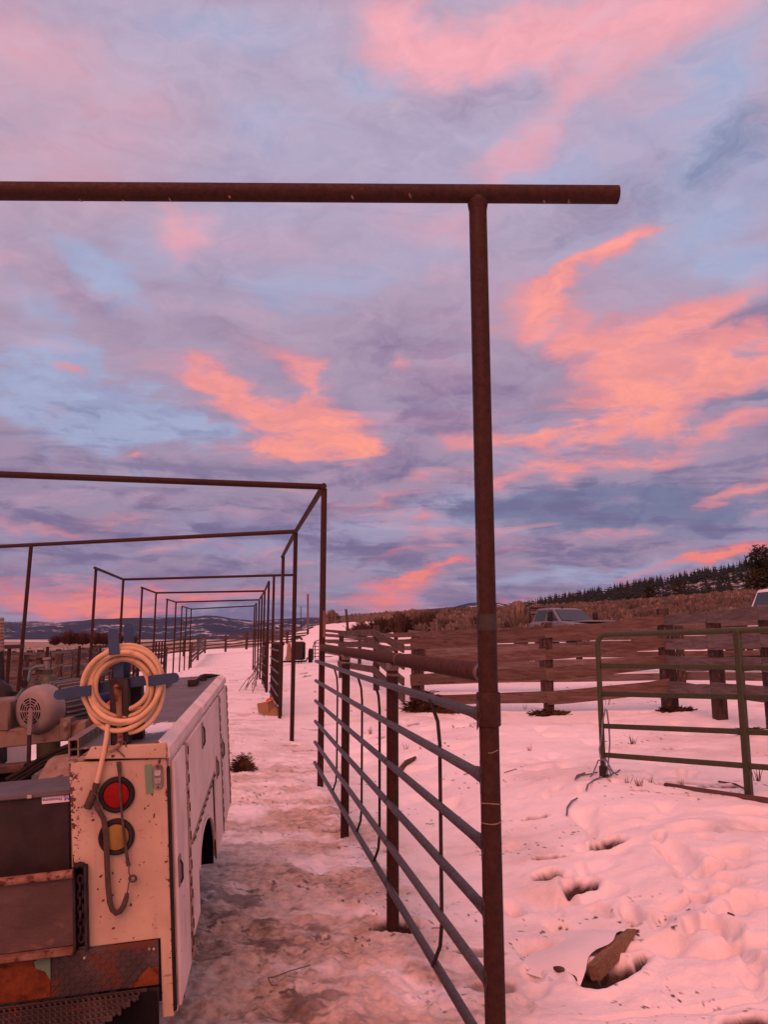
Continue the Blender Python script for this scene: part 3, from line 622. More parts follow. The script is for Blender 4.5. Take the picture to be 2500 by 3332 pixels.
for i, px in enumerate(ridge_px):
    src = pines[i % 5]
    o = src if used < 5 else src.copy()
    if used >= 5: COL.objects.link(o)
    used += 1
    p_ = hill_pt(px, rng.uniform(0.93, 1.0)); h = rng.uniform(6.5, 11.5)
    o.location = p_; o.scale = (h * 1.1, h * 1.1, h); o.rotation_euler = (0, 0, rng.uniform(0, 6))
    tag(o, LABP, 'tree', 'conifers along the ridge')
pv = []; pf = []; base_i = 0
protos = [np.array(conifer(20 + i, 1.0, 0.27, 5).v) for i in range(4)]; prf = []
for i in range(4): prf.append(conifer(20 + i, 1.0, 0.27, 5).f)
mbf = MB()
for i in range(1500):
    px = rng.uniform(1700, 2620); t = rng.uniform(0.08, 0.97)
    q = hill_pt(px, t)
    dens = float(fbm(np.array([q.x * 0.03]), np.array([q.y * 0.02 + q.z * .05]), 3)[0])
    if dens < 0.50 - 0.22 * t * t: continue
    k = i % 4; h = rng.uniform(6, 11); V = protos[k] * [h * 1.1, h * 1.1, h] + [q.x, q.y, q.z]
    mbf.add(V.tolist(), prf[k])
tag(mbf.build('forest', PINE, smooth=0), 'dark conifer wood covering the hillside beyond the sage', 'forest', kind='stuff')

def twig_bush(mb, c, rx, h, n, seed, w=0.02, upright=0.5):
    r_ = random.Random(seed); c = Vector(c)
    for i in range(n):
        a = r_.uniform(0, 6.283); q = math.sqrt(r_.random()); 
        root = c + Vector((math.cos(a) * rx * .25 * q, math.sin(a) * rx * .25 * q, -0.05))
        t = r_.uniform(0.35, 1.0)
        e = c + Vector((math.cos(a) * rx * q * r_.uniform(.7, 1.1), math.sin(a) * rx * q * r_.uniform(.7, 1.1), h * t * (1 - 0.35 * q * q)))
        m0 = root.lerp(e, r_.uniform(0.2, 0.6)); ww = w * r_.uniform(0.6, 1.5)
        sd_ = Vector((-math.sin(a + r_.uniform(-1, 1)), math.cos(a), r_.uniform(-.4, .4))) * ww
        mb.add([m0 - sd_ * .6, m0 + sd_ * .6, e + sd_ * .2, e - sd_], [(0, 1, 2, 3)])
# sage slope: ground cover nobody could count
mbs = MB(); cnt = 0
proto_b = []
for i in range(8):
    b_ = MB(); twig_bush(b_, (0, 0, 0), 0.55, 0.75, 95, 100 + i, 0.045); proto_b.append((np.array(b_.v), np.array(b_.f)))
sv = []; sf = []; off = 0
for i in range(9000):
    az_ = rng.uniform(R(-5), R(32)); r_ = 1 / rng.uniform(1 / 150, 1 / 38)
    x, y = math.sin(az_) * r_, math.cos(az_) * r_; u = x + 0.19 * (y - 8.93) + 0.71
    if u < 9 + rng.uniform(0, 5) or y < 36 + rng.uniform(0, 6): continue
    V, Fq = proto_b[i % 8]; s_ = rng.uniform(0.6, 1.35); a = rng.uniform(0, 6.28); ca, sa = math.cos(a) * s_, math.sin(a) * s_
    Q = np.column_stack([V[:, 0] * ca - V[:, 1] * sa + x, V[:, 0] * sa + V[:, 1] * ca + y, V[:, 2] * s_ + gz(x, y) - 0.05])
    sv.append(Q); sf.append(Fq + off); off += len(Q); cnt += 1
    if cnt >= 3800: break
o = np_mesh('sagebrush', np.concatenate(sv), np.concatenate(sf), [SAGE], smooth=False)
tag(o, 'brown sagebrush covering the slope behind the board fence', 'sagebrush', kind='stuff')
# dry grass in the plain on the left and between the fences
sv = []; sf = []; off = 0; cnt = 0
for i in range(6000):
    az_ = rng.uniform(R(-34), R(-8)); r_ = 1 / rng.uniform(1 / 220, 1 / 20)
    x, y = math.sin(az_) * r_, math.cos(az_) * r_; u = x + 0.19 * (y - 8.93) + 0.71
    if u > -8: continue
    V, Fq = proto_b[i % 8]; V = V[:160]; Fq = Fq[:40]; s_ = rng.uniform(0.25, 0.5); a = rng.uniform(0, 6.28); ca, sa = math.cos(a) * s_, math.sin(a) * s_
    Q = np.column_stack([V[:, 0] * ca - V[:, 1] * sa + x, V[:, 0] * sa + V[:, 1] * ca + y, V[:, 2] * s_ + gz(x, y) - 0.02])
    sv.append(Q); sf.append(Fq + off); off += len(Q); cnt += 1
    if cnt > 2600: break
o = np_mesh('dry_grass', np.concatenate(sv), np.concatenate(sf), [DRYG], smooth=False)
tag(o, 'tan dry grass of the plain beyond the left corrals', 'grass', kind='stuff')

def shrub(label, px, py, dist, wpx, hpx, m_, name='shrub', n=500, seed=0, group=None, stems=6):
    base = A(px, py, dist); base.z = gz(base.x, base.y) - 0.05
    s_ = dist / F; t = thing(name, label, 'shrub' if name != 'willow_thicket' else 'thicket', base, 0, group)
    rx = wpx * s_ / 2; top = A(px, py - hpx, dist).z - base.z; h = max(0.4, top)
    st = MB(Matrix.Translation(base)); r_ = random.Random(seed)
    for k in range(stems):
        a = r_.uniform(0, 6.28); q = r_.uniform(.3, .8)
        st.tube([(0, 0, 0), (math.cos(a) * rx * q * .4, math.sin(a) * rx * q * .4, h * .4), (math.cos(a) * rx * q, math.sin(a) * rx * q, h * r_.uniform(.6, .9))], [0.02 * h, 0.014 * h, 0.004 * h], 5)
    st.build('stem', BARK, t)
    cr = MB(Matrix.Translation(base)); twig_bush(cr, (0, 0, 0), rx, h, n, seed, 0.035 * h)
    cr.build('crown', m_, t, smooth=0); return t
for i, (px, py, d, w, h, lb) in enumerate([
    (1175,2046,52,70,26,'low brown bush left of the snowy bank, beside the leaning post'),(1240,2044,50,80,40,'brown bush behind the left end of the snowy bank'),
    (1303,2046,47,75,58,'tall dark bush with a domed top on the snowy bank'),(1352,2046,47,60,34,'low bush in the dip between the two tall bushes on the bank'),
    (1390,2050,46,80,66,'tallest dark bush on the snowy bank, left of the near pipe post'),(1450,2054,44,90,52,'wide tan bush on the snowy bank, right of the tallest bush'),
    (1510,2058,43,90,48,'tan bush above the end of the dark plank fence'),(1560,2060,42,70,62,'dark bush half hidden behind the near pipe post'),
    (1690,2050,40,70,100,'tall tan bush just left of the silver pickup'),(1080,2040,150,50,60,'orange tan bush at the far end of the wire fence')]):
    shrub(lb, px, py, d, w * 1.3, h, SAGE if 'tan' in lb else SHRUB, 'shrub', 650, 300 + i)
for i, (px, w, h) in enumerate([(178,30,26),(225,52,44),(268,48,40),(310,46,38),(345,44,36),(380,40,32),(430,30,26)]):
    shrub(['small bare reddish thicket standing apart at the left end of the row on the plain', 'tallest rounded bare thicket at the left end of the dark row on the plain', 'dark bare thicket second in the row on the plain', 'dark bare thicket in the middle of the row on the plain',
           'dark bare thicket just left of the post behind the hose reel', 'bare thicket just left of the top of the blue hose bracket', 'small bare thicket right of the top of the blue hose bracket'][i], px, 2090, 230, w * 1.5, h, WILLOW, 'willow_thicket', 420, 400 + i)
def juniper(label, px, py, dist, wpx, hpx, seed, loose=False):
    base = A(px, py, dist); s_ = dist / F * 1.0; base.z = min(base.z, gz(base.x, base.y)) if not loose else gz(base.x, base.y)
    h = A(px, py - hpx, dist).z - base.z; rx = wpx * s_ / 2
    t = thing('juniper_tree', label, 'tree', base); r_ = random.Random(seed)
    tr = MB(Matrix.Translation(base)); tr.tube([(0, 0, -.2), (0.04 * h, 0, h * .4), (0, 0.03 * h, h * .85)], [0.05 * h, 0.035 * h, 0.008 * h], 7)
    for k in range(9):
        a = r_.uniform(0, 6.28); z = h * r_.uniform(.2, .75)
        tr.tube([(0, 0, z), (math.cos(a) * rx * .5, math.sin(a) * rx * .5, z + h * .1), (math.cos(a) * rx * .9, math.sin(a) * rx * .9, z + h * r_.uniform(.1, .25))], [0.02 * h, 0.012 * h, 0.003 * h], 5)
    tr.build('trunk', BARK, t)
    cr = MB(Matrix.Translation(base))
    cl = []
    for k in range(34 if loose else 22):
        a = r_.uniform(0, 6.28); z = r_.uniform(.12, .97); q = rx * r_.uniform(.1, .95) * (math.sin(math.pi * min(1, z * .85 + .12)) ** .6)
        cl.append((Vector((math.cos(a) * q, math.sin(a) * q, z * h)), rx * r_.uniform(.22, .42)))
    for (c, rr) in cl:
        for k in range(85 if loose else 60):
            d = Vector((r_.gauss(0, 1), r_.gauss(0, 1), r_.gauss(0, .8))).normalized() * rr * r_.random() ** .45
            e = c + d; s1 = Vector((r_.uniform(-1, 1), r_.uniform(-1, 1), r_.uniform(-1, 1))) * rr * .26; s2 = Vector((r_.uniform(-1, 1), r_.uniform(-1, 1), r_.uniform(-1, 1))) * rr * .26
            cr.add([e - s1, e + s1, e + s2], [(0, 1, 2)])
    cr.build('crown', JUNI, t, smooth=0)
juniper('big dark juniper at the right edge, towering over the white vehicle', 2505, 1945, 95, 150, 165, 1, True)
juniper('round green juniper standing on the sage slope left of the snowy patches', 2112, 1952, 125, 66, 44, 2)
juniper('dark pointed juniper on the slope beside the snowy hillside patches', 2210, 1944, 130, 60, 50, 3)
juniper('low dark green juniper just right above the silver pickup', 1910, 1972, 110, 40, 26, 4)

# ------------------------------------------------------------------ pipe arches over the alley
ZT = 3.40
def T(ux, uy, z=ZT):
    d = ray(ux * 1.506, uy * 1.506); t = (z - H) / d.z; return Vector((d.x * t, d.y * t, z))
R0 = Vector((0.378, 2.85, 0)); R1 = Vector((-0.71, 8.93, 0)); R2 = Vector((-1.48, 12.75, 0)); R3 = Vector((-2.17, 16.45, 0))
R4 = T(592, 1243); R5 = T(581, 1257); R6 = T(572, 1277); R7 = T(566, 1287); R8 = T(560, 1296); R8b = T(554, 1304); R9 = T(550, 1309)
L0 = Vector((-4.6, 1.9, 0)); L1 = Vector((-5.55, 7.95, 0)); L2 = Vector((-6.71, 14.5, 0)); L3 = T(207, 1228); L4 = T(266, 1252)
L5 = T(307, 1270); L6 = T(337, 1281); L7 = T(361, 1295); L8 = T(380, 1301); L9 = T(393, 1310); L9b = T(403, 1313); L10 = T(413, 1316)
PR = 0.0355
def v3(p, z): return Vector((p.x, p.y, z))
def arch(label, posts, bar=None, beams=(), lean=None, top=ZT, r=PR, n=12, near=False):
    c = posts[0]
    t = thing('pipe_arch', label, 'pipe arch', (c.x, c.y, gz(c.x, c.y)), 0, 'rusty pipe arches over the alley')
    for i, q in enumerate(posts):
        b = MB(); zb = gz(q.x, q.y) - 0.15; off = Vector((0, 0, 0))
        if lean and i in lean: off = lean[i]
        b.tube([v3(q, zb) + off, v3(q, top - r * .6)], r, 20 if near else n); b.build('post', RUST, t)
    if bar:
        b = MB(); p0, p1 = bar; b.pipe(v3(p0, top), v3(p1, top + (0.0)), r * 1.02, 24 if near else n); 
        b.build('crossbar', RUST, t)
    for (p0, p1) in beams:
        b = MB(); b.pipe(v3(p1, top), v3(p0, top), r, n); b.build('tie_beam', RUST, t)
    return t
a0 = arch('nearest rusty pipe arch, its crossbar cutting across the sky and overhanging its post', [v3(R0, 0), v3(L0, 0)], (Vector((-4.9, 2.79, 0)), Vector((0.945, 2.85, 0))), near=True, top=3.39)
b = MB(); b.tube([v3(R0, 3.39 - PR * 2.1), v3(R0, 3.39 - PR * 1.1)], [PR * 1.0, PR * 1.16], 20)
b.tube([v3(R0, 3.39 - PR * 1.1), v3(R0, 3.39 - 0.4 * PR)], [PR * 1.16, PR * 1.02], 20); b.build('weld_collar', RUST, a0)
SL = 0.0435
zs0, zs1 = A(1628, 2252, R0.y).z, A(1630, 2362, R0.y).z
b = MB(); b.tube([v3(R0, zs1), v3(R0, zs1 + .004), v3(R0, zs0 - .004), v3(R0, zs0)], [SL - .003, SL, SL, SL - .003], 22); b.build('sleeve', RUST, a0)
b = MB(); zg = A(1630, 2025, R0.y).z; b.tube([v3(R0, zg - .03), v3(R0, zg + .03)], PR + .0015, 20); b.build('tape_band', mottled('faded green tape', (0.028, 0.025, 0.020), (0.035, 0.033, 0.025), 20), a0)
for i, (px, py, dpx) in enumerate([(1640,2612,14),(1645,2672,10),(1632,2442,10)]):
    z = A(px, py, R0.y).z; b = MB(); pts = []
    for k in range(9):
        a = R(200 + 140 * k / 8) if i < 2 else R(255 + 60 * k / 8); rr = PR + 0.001
        pts.append(v3(R0, z + 0.004 * math.sin(k * .5 + i * 2) + (.012 * (k / 8 - .5) if i == 1 else 0)) + Vector((math.cos(a) * rr, math.sin(a) * rr, 0)))
    b.tube(pts, 0.0022, 5); b.build('chalk_mark', CHALK, a0)
for i, fx in enumerate((-1.22, -0.86, -0.62, -0.13, 0.10, 0.64, 0.74, -1.05)):
    b = MB(); z = 3.39; yb = 2.79 + (fx + 4.9) / 5.845 * .06; hgt = (0.02, .03, .012, .016, .02, .012, .028, .01)[i]
    a = R((-100, -115, -130, -135, -150, -110, -120, -95)[i]); rr = PR * 1.03
    b.tube([Vector((fx + .004 * k, yb + math.cos(a + k * hgt / rr * .5) * rr, z + math.sin(a + k * hgt / rr * .5) * rr)) for k in range(3)], [.001, .0055, .0015], 5)
    b.build('paint_nick', CHALK, a0)
a1 = arch('second rusty pipe arch, where the fence gate ends and the open tie beam starts', [v3(R1, 0), v3(L1, 0)], (Vector((-6.2, 7.83, 0)), v3(R1, 0)), [(Vector((R1.x + .0, R1.y - .06, 0)), v3(R2, 0))])
b = MB(); zq0, zq1 = A(1050, 2074, R1.y).z, A(1050, 1987, R1.y).z; b.beam(v3(R1, zq0) + Vector((.024, -.034, 0)), v3(R1, zq1) + Vector((.024, -.034, 0)), .034, .012, up=(1, 0, 0), ch=.002); b.build('pale_batten', WOODT, a1)
b = MB(); zq0, zq1 = A(1560, 2000, R0.y).z, A(1556, 1700, R0.y).z; V = []; rq_ = random.Random(31)
for k in range(25):
    f_ = k / 24; wv2 = rq_.uniform(.75, 1.15) * (1 if .04 < f_ < .96 else .4)
    for a in (R(180 + 8), R(180 + 8 + 34 * wv2)): V.append(v3(R0, zq0 + (zq1 - zq0) * f_) + Vector((math.cos(a), math.sin(a), 0)) * (PR + .0009))
b.add(V, [(2 * k, 2 * k + 1, 2 * k + 3, 2 * k + 2) for k in range(24)]); b.build('worn_streak', SCORCH, a0)
arch('third rusty pipe arch, crossbar running left to a lone leaning post', [v3(R2, 0), v3(L2, 0)], (Vector((-8.6, 15.25, 0)), v3(R2, 0)), [(v3(R2, 0), Vector((R3.x, R3.y, 0)) + (R3 - R2).normalized() * .35)], lean={1: Vector((-.05, 0, 0))})
arch('fourth rusty pipe post, carrying the end of the right tie beam above the cardboard box', [v3(R3, 0)])
arch('rusty pipe arch with a bar overhanging its right post, fifth from the front', [v3(R4, 0), v3(L4, 0), v3(L3, 0)], (v3(L4, 0), v3(T(640, 1242), 0)), [(L3 + (L3 - L4).normalized() * .15, L4)])
arch('middle rusty pipe arch in the row, second with a left tie beam', [v3(R6, 0), v3(R5, 0), v3(L6, 0), v3(L5, 0)], (v3(L6, 0), v3(R6, 0)), [(R5, R6), (L5 + (L5 - L6).normalized() * .15, L6)])
arch('second last rusty pipe arch, with the third tie beam on the left', [v3(R8, 0), v3(R7, 0), v3(L8, 0), v3(L7, 0)], (v3(L8, 0), v3(R8, 0)), [(R6, R8), (L7 + (L7 - L8).normalized() * .15, L8)])
arch('farthest and smallest rusty pipe arch at the end of the alley', [v3(R9, 0), v3(R8b, 0), v3(L10, 0), v3(L9b, 0), v3(L9, 0)], (v3(L10, 0), v3(R9, 0)), [(R8b, R9), (L9, L10)])

# ------------------------------------------------------------------ pipe fence with its six-rail gate, between the two nearest right posts
P2 = G(1258, 3024); P1 = G(1115, 2716)
dirn = (R1 - R0).normalized(); left = Vector((-dirn.y, dirn.x, 0))
def onl(q): t = (q - R0).dot(dirn) / (R1 - R0).length; return R0.lerp(R1, t)
P2 = onl(v3(P2, 0)); P1 = onl(v3(P1, 0))
zr0 = A(1560, 2190, R0.y).z; zr1 = A(1047, 2108, R1.y).z
pf = thing('pipe_fence', 'rusty pipe fence with thick top rail on two posts, joined to the nearest arch post', 'pipe fence', v3(P2, gz(P2.x, P2.y)))
b = MB(); RT = 0.036; b.tube([v3(R0, zr0) + dirn * .03, v3(R1, zr1) - dirn * .03], RT, 22); b.build('top_rail', RUSTT, pf)
def weld_ring(c, axis, r, parent, w=0.02, m_=RUSTLT, name='weld_ring'):
    b = MB(); axis = Vector(axis).normalized(); c = Vector(c); b.tube([c - axis * w, c - axis * w * .3, c + axis * w * .3, c + axis * w], [r, r * 1.10, r * 1.10, r], 18, False); b.build(name, m_, parent)
weld_ring(v3(R0, zr0) + dirn * (PR + .014), dirn, RT, pf, .022)
weld_ring(v3(R1, zr1) - dirn * (PR + .02), dirn, RT, pf, .03)
for q, f in ((P1, (P1 - R0).length), (P2, (P2 - R0).length)):
    zt = zr0 + (zr1 - zr0) * f / (R1 - R0).length; zb = gz(q.x, q.y)
    b = MB(); b.tube([v3(q, zb - .2), v3(q, zt - RT * .5)], PR, 22); b.build('post', RUST, pf)
    weld_ring(v3(q, zt - RT - .012), (0, 0, 1), PR * 1.02, pf, .022, name='weld_collar')
    weld_ring(v3(q, zt - RT - .06), (0, 0, 1), PR * 1.0, pf, .008, name='weld_ring')
q = R0.lerp(R1, 0.265); zt = zr0 + (zr1 - zr0) * .265
weld_ring(v3(q, zt), dirn, RT * .965, pf, .012, CHALK, 'chalk_mark')
gt = thing('rail_gate', 'six-rail grey pipe gate panel fixed along the near pipe fence', 'gate', v3(R0.lerp(R1, .5), 0))
r1y = [2152, 2216, 2282, 2349, 2417, 2484]; r0y = [2326, 2526, 2746, 2961, 3189, 3424]
GR = 0.0192; rails = []
for k in range(6):
    z1 = A(1030, r1y[k], R1.y).z; z0 = A(1590, r0y[k], R0.y).z
    e0 = v3(R0, z0) + left * (PR * .72) + dirn * (PR * .55); e1 = v3(R1, z1) + left * (PR + GR + .004) + dirn * .07
    dd = (e1 - e0).normalized()
    pts = [e0, e0 + dd * .035, e0 + dd * .075, e0 + dd * .12, e0.lerp(e1, .5) - Vector((0, 0, .006)), e1, e1 - left * (GR * .5) + dirn * .03]
    rs = [(0.030, 0.009), (0.0275, 0.012), (0.022, 0.017), GR, GR, GR, GR * .7]
    b = MB(); b.tube(pts, rs, 14, flat=(0, 0, 1)); o = b.build('rail', GALV, gt)
    w = MB(); cx = pts[0]; w.tube([cx + Vector((0, 0, .042)), cx + Vector((0, 0, .02)) - left * 0, cx - Vector((0, 0, .02)), cx - Vector((0, 0, .042))], [.004, .009, .009, .004], 6); w.build('weld_bead', BLACKI, o)
    sc = MB(); a0_ = math.atan2((left * .8 - dirn * .1).y, (left * .8 - dirn * .1).x); V = []; rr_s = random.Random(900 + k); rs_ = (SL if k == 0 else PR) + .0008
    V.append(v3(R0, z0) + Vector((math.cos(a0_ - .25) * rs_, math.sin(a0_ - .25) * rs_, 0)))
    for j in range(18):
        th = 2 * math.pi * j / 18; wob = rr_s.uniform(.8, 1.2); aa = a0_ - .25 + .62 * wob * math.cos(th)
        V.append(v3(R0, z0 + .058 * wob * math.sin(th)) + Vector((math.cos(aa) * rs_, math.sin(aa) * rs_, 0)))
    sc.add(V, [(0, 1 + j, 1 + (j + 1) % 18) for j in range(18)]); sc.build('scorch_mark', SCORCH, gt)
    rails.append((z0, z1))
    for tt in (.17, .335):
        if k < 3 or tt > .3:
            pass
    jt = e0.lerp(e1, .29); zj = jt.z
    weld_ring(jt, dirn, GR * .98, o, .01, GALV, 'pipe_joint')
lf = lambda px, py: (v3(R0, 0), 0)
def fence_t(px):
    d = ray(px, 2500); # horizontal crossing of the view ray with the fence line
    a = R0.x * d.y - R0.y * d.x; b_ = (R1 - R0).x * d.y - (R1 - R0).y * d.x; return -a / b_
for px in (1100, 1182, 1240, 1436):
    t = fence_t(px); zt = rails[0][0] + (rails[0][1] - rails[0][0]) * t; zb = rails[5][0] + (rails[5][1] - rails[5][0]) * t
    q = R0.lerp(R1, t); o1 = left * (PR + GR + .004); pts = []
    hh = zt - zb
    for k in range(13):
        s_ = k / 12
        bulge = min(1, math.sin(min(s_, 1 - s_) / .14 * math.pi / 2)) if min(s_, 1 - s_) < .14 else 1
        pts.append(v3(q, zt - hh * s_) + o1 - left * (GR * .6 + .030 * bulge) + dirn * (-.05 * bulge))
    b = MB(); b.tube(pts, 0.0085, 10); b.build('stay', BLACKI, gt)

def pipe_panel(label, a, b_, h0=0.2, h1=1.35, nr=6, posts=4, toprail=True, name='rail_gate', cat='gate', group=None, r=GR, stays=3, m_=GALV, side=None):
    a = Vector(a); b_ = Vector(b_); d = (b_ - a); L = d.length; d.normalize(); sd_ = Vector((-d.y, d.x, 0)) if side is None else side
    za, zb = gz(a.x, a.y), gz(b_.x, b_.y)
    t = thing(name, label, cat, (a.x, a.y, za), 0, group)
    P_ = lambda s_, z: Vector((a.x + (b_.x - a.x) * s_, a.y + (b_.y - a.y) * s_, za + (zb - za) * s_ + z))
    for k in range(nr):
        z = h0 + (h1 - h0) * k / (nr - 1); b = MB(); b.tube([P_(0, z) + sd_ * .05, P_(.5, z - .015) + sd_ * .05, P_(1, z) + sd_ * .05], r, 8); b.build('rail', m_, t)
    for k in range(stays):
        s_ = (k + 1) / (stays + 1); b = MB(); b.tube([P_(s_, h1) + sd_ * .03, P_(s_, h1 - .1), P_(s_, h0 + .1), P_(s_, h0) + sd_ * .03], .011, 6); b.build('stay', BLACKI, t)
    for k in range(posts):
        s_ = (k + .5) / posts; b = MB(); b.tube([P_(s_, -.15) - sd_ * .03, P_(s_, h1 + .12) - sd_ * .03], PR * .95, 8); b.build('post', RUST, t)
    if toprail: b = MB(); b.tube([P_(0, h1 + .14) - sd_ * .03, P_(1, h1 + .14) - sd_ * .03], PR, 10); b.build('top_rail', RUST, t)
    return t
pipe_panel('grey rail gate with close rusty posts, behind the cardboard box', v3(R3, 0) + Vector((0, .05, 0)), v3(R4, 0), .2, 1.38, 6, 6, True)
pipe_panel('short rail gate draped with tangled wire, farther down the right of the alley', v3(R5, 0), v3(R6, 0), .2, 1.4, 5, 5, True)
pipe_panel('rail gate on the left of the alley, right behind the gas cylinder', (-5.9, 9.7, 0), (L2.x, L2.y - .1, 0), .25, 1.35, 5, 3, True, stays=2)
pipe_panel('left rail gate between the lone leaning post and the next corner post', (L2.x, L2.y + .1, 0), v3(L3, 0), .25, 1.35, 5, 2, False, stays=2)
pipe_panel('rail gate seen through the hose coil on the left of the alley', v3(L3, 0), (L4.x, L4.y, 0), .2, 1.3, 5, 2, True, stays=2)
pipe_panel('grid-like rail gate with dark posts, right of the hose coil', (L4.x, L4.y + .3, 0), v3(L5, 0), .2, 1.45, 5, 4, False, stays=1)
pipe_panel('small grid-like rail gate with close posts, next beyond the one right of the hose coil', v3(L6, 0), v3(L7, 0), .2, 1.45, 6, 4, False, stays=1)
# tangled wire hanging from the short gate
tw = thing('tangled_wire', 'loops of tangled wire and twine hanging down to the snow', 'wire', (R5.x - .3, R5.y + .3, 0))
for k in range(11):
    r_ = random.Random(50 + k); x0 = R5.x + (R6.x - R5.x) * k / 12; y0 = R5.y + (R6.y - R5.y) * k / 12; pts = []
    fl = r_.uniform(.1, .55)
    for i in range(8):
        s_ = i / 7; pts.append(Vector((x0 - .12 - fl * s_ ** 2.2 + r_.uniform(-.10, .10), y0 - .35 * s_ ** 2 + r_.uniform(-.09, .09), 1.35 * (1 - s_) ** .8 + .03)))
    b = MB(); b.tube(pts, .011, 5); b.build('strand', WIRE, tw)

# ------------------------------------------------------------------ board fences
def board_fence(label, pts, heights, bw=0.17, bt=0.035, pw=0.15, ph=1.38, mats=(WOODR,), sub=1, off=0.09, seed=0, name='board_fence', cat='fence', jit=.02, cap=None, joint=None, zoff=0.0, skip=None, nopost=(), lap=0.0):
    r_ = random.Random(seed); t = thing(name, label, cat, (pts[0][0], pts[0][1], gz(pts[0][0], pts[0][1])))
    P_ = []
    for i in range(len(pts)):
        P_.append(Vector((pts[i][0], pts[i][1], gz(pts[i][0], pts[i][1]) + (pts[i][2] if len(pts[i]) > 2 else 0) + zoff)))
        if i < len(pts) - 1:
            for k in range(1, sub):
                s_ = k / sub; x = pts[i][0] + (pts[i + 1][0] - pts[i][0]) * s_; y = pts[i][1] + (pts[i + 1][1] - pts[i][1]) * s_; P_.append(Vector((x, y, gz(x, y) + zoff)))
    for iq, q in enumerate(P_):
        if iq in nopost: continue
        b = MB(); a = r_.uniform(-.05, .05); hh = ph + r_.uniform(-.03, .08)
        b.beam(q - Vector((0, 0, .3)), q + Vector((r_.uniform(-.015, .015), r_.uniform(-.015, .015), hh)), pw * r_.uniform(.9, 1.1), pw, (math.cos(a), math.sin(a), 0), .012); b.build('post', WOODP, t)
    for i in range(len(P_) - 1):
        d = (P_[i + 1] - P_[i]).normalized(); sd_ = Vector((d.y, -d.x, 0)) * off
        for k, hz in enumerate(heights):
            if skip and (i, k) in skip: continue
            z0, z1 = hz + r_.uniform(-jit, jit), hz + r_.uniform(-jit, jit); w = bw * r_.uniform(.80, 1.10)
            b = MB(); e_ = .004 + .002 * (k % 2) - lap; A0, A1 = P_[i] + sd_ + Vector((0, 0, z0)), P_[i + 1] + sd_ + Vector((0, 0, z1)); du = (A1 - A0).normalized(); A0 = A0 + du * e_; A1 = A1 - du * e_
            sn_ = du.cross(Vector((0, 0, 1))).normalized(); un = sn_.cross(du); ns = 7; V = []; ph_ = r_.uniform(0, 6); bow = r_.uniform(-.025, .012)
            for q_ in range(ns):
                f_ = q_ / (ns - 1); C_ = A0.lerp(A1, f_) + Vector((0, 0, bow * math.sin(math.pi * f_))) + sn_ * (.008 * math.sin(ph_ + 4 * f_))
                ht = w / 2 * (1 + .05 * math.sin(ph_ * 3 + 7 * f_)) - (r_.uniform(0, .012)); hb = w / 2 * (1 + .05 * math.sin(ph_ * 5 + 6 * f_)) - (r_.uniform(0, .010))
                V += [C_ + un * ht - sn_ * bt / 2, C_ + un * ht + sn_ * bt / 2, C_ - un * hb + sn_ * bt / 2, C_ - un * hb - sn_ * bt / 2]
            b.add(V, [(q_ * 4 + c_, q_ * 4 + (c_ + 1) % 4, q_ * 4 + 4 + (c_ + 1) % 4, q_ * 4 + 4 + c_) for q_ in range(ns - 1) for c_ in range(4)] + [(3, 2, 1, 0), tuple(range(ns * 4 - 4, ns * 4))]); b.build('board', mats[r_.randrange(len(mats))] if not callable(mats[0]) else mats[0](i, k), t)
    return t, P_
HB = [0.22, 0.50, 0.78, 1.06, 1.30]
C0 = A(1353, 2290, 15.2); C1 = A(1787, 2300, 13.5); C2 = A(2172, 2260, 13.2)
def sag(p, z): return (p.x, p.y, z - gz(p.x, p.y))
zf0, zf1, zf2 = A(1353, 2318, 15.2).z, A(1787, 2308, 13.5).z, A(2160, 2272, 13.2).z
f1, fp = board_fence('near brown board fence running left from its corner to a pale-streaked post', [sag(C2, zf2), sag(C1, zf1), sag(C0, zf0)], [0.21, 0.60, 0.93, 1.30], .21, .04, .17, 1.43, (WOODR,), 1, -.105, 1, lap=.04)
C3 = A(2520, 2290, 10.3); zf3 = A(2500, 2310, 10.3).z; C2b = C2.lerp(C3, .55); zfb = zf2 + (zf3 - zf2) * .55
f1b, _ = board_fence('near grey board fence running right from its corner behind the green gate', [sag(C2 + Vector((.08, .02, 0)), zf2), sag(C2b, zfb), sag(C3, zf3), sag(C3 + (C3 - C2) * .9, zf3 - .1)], [0.21, 0.59, 0.90, 1.27], .21, .04, .17, 1.27, (WOODG,), 1, .1, 2)
D1 = A(1110, 2150, 27); f9, _ = board_fence('grey board fence just behind the near brown fence, showing through its gaps', [(0.9, 19.0), (3.6, 17.6), (6.3, 16.6), (9.4, 14.2)], [.28, .60, .93, 1.2], .19, .04, .15, 1.3, (WOODG, WOODG, WOODR), 1, -.1, 41)
f2, _ = board_fence('brown board fence receding left of the pale-streaked post behind the pipe rail', [sag(C0 + Vector((-.12, .1, 0)), zf0), sag(A(1225, 2200, 20.5), A(1225, 2207, 20.5).z), sag(D1, A(1110, 2180, 27).z)], [0.24, 0.56, 0.88, 1.2], .19, .04, .16, 1.34, (WOODR,), 1, -.1, 3, nopost=(0,))
E0 = A(1290, 2180, 31)
f3, _ = board_fence('farther brown board fence crossing behind the pale-streaked post', [sag(A(1045, 2190, 42), A(1045, 2130, 42).z), sag(A(1170, 2190, 36), A(1170, 2152, 36).z), sag(E0, A(1290, 2176, 31).z), (6.0, 24, .05), (12.2, 19.0, .0), (20.5, 16.5, 0)], [0.22, 0.5, 0.78, 1.06, 1.3], .19, .04, .17, 1.36, (WOODR, WOODR, WOODG), 1, .1, 4)
def ept(px, ytop, d, h=1.36): q = A(px, ytop, d); return (q.x, q.y, q.z - h - gz(q.x, q.y))
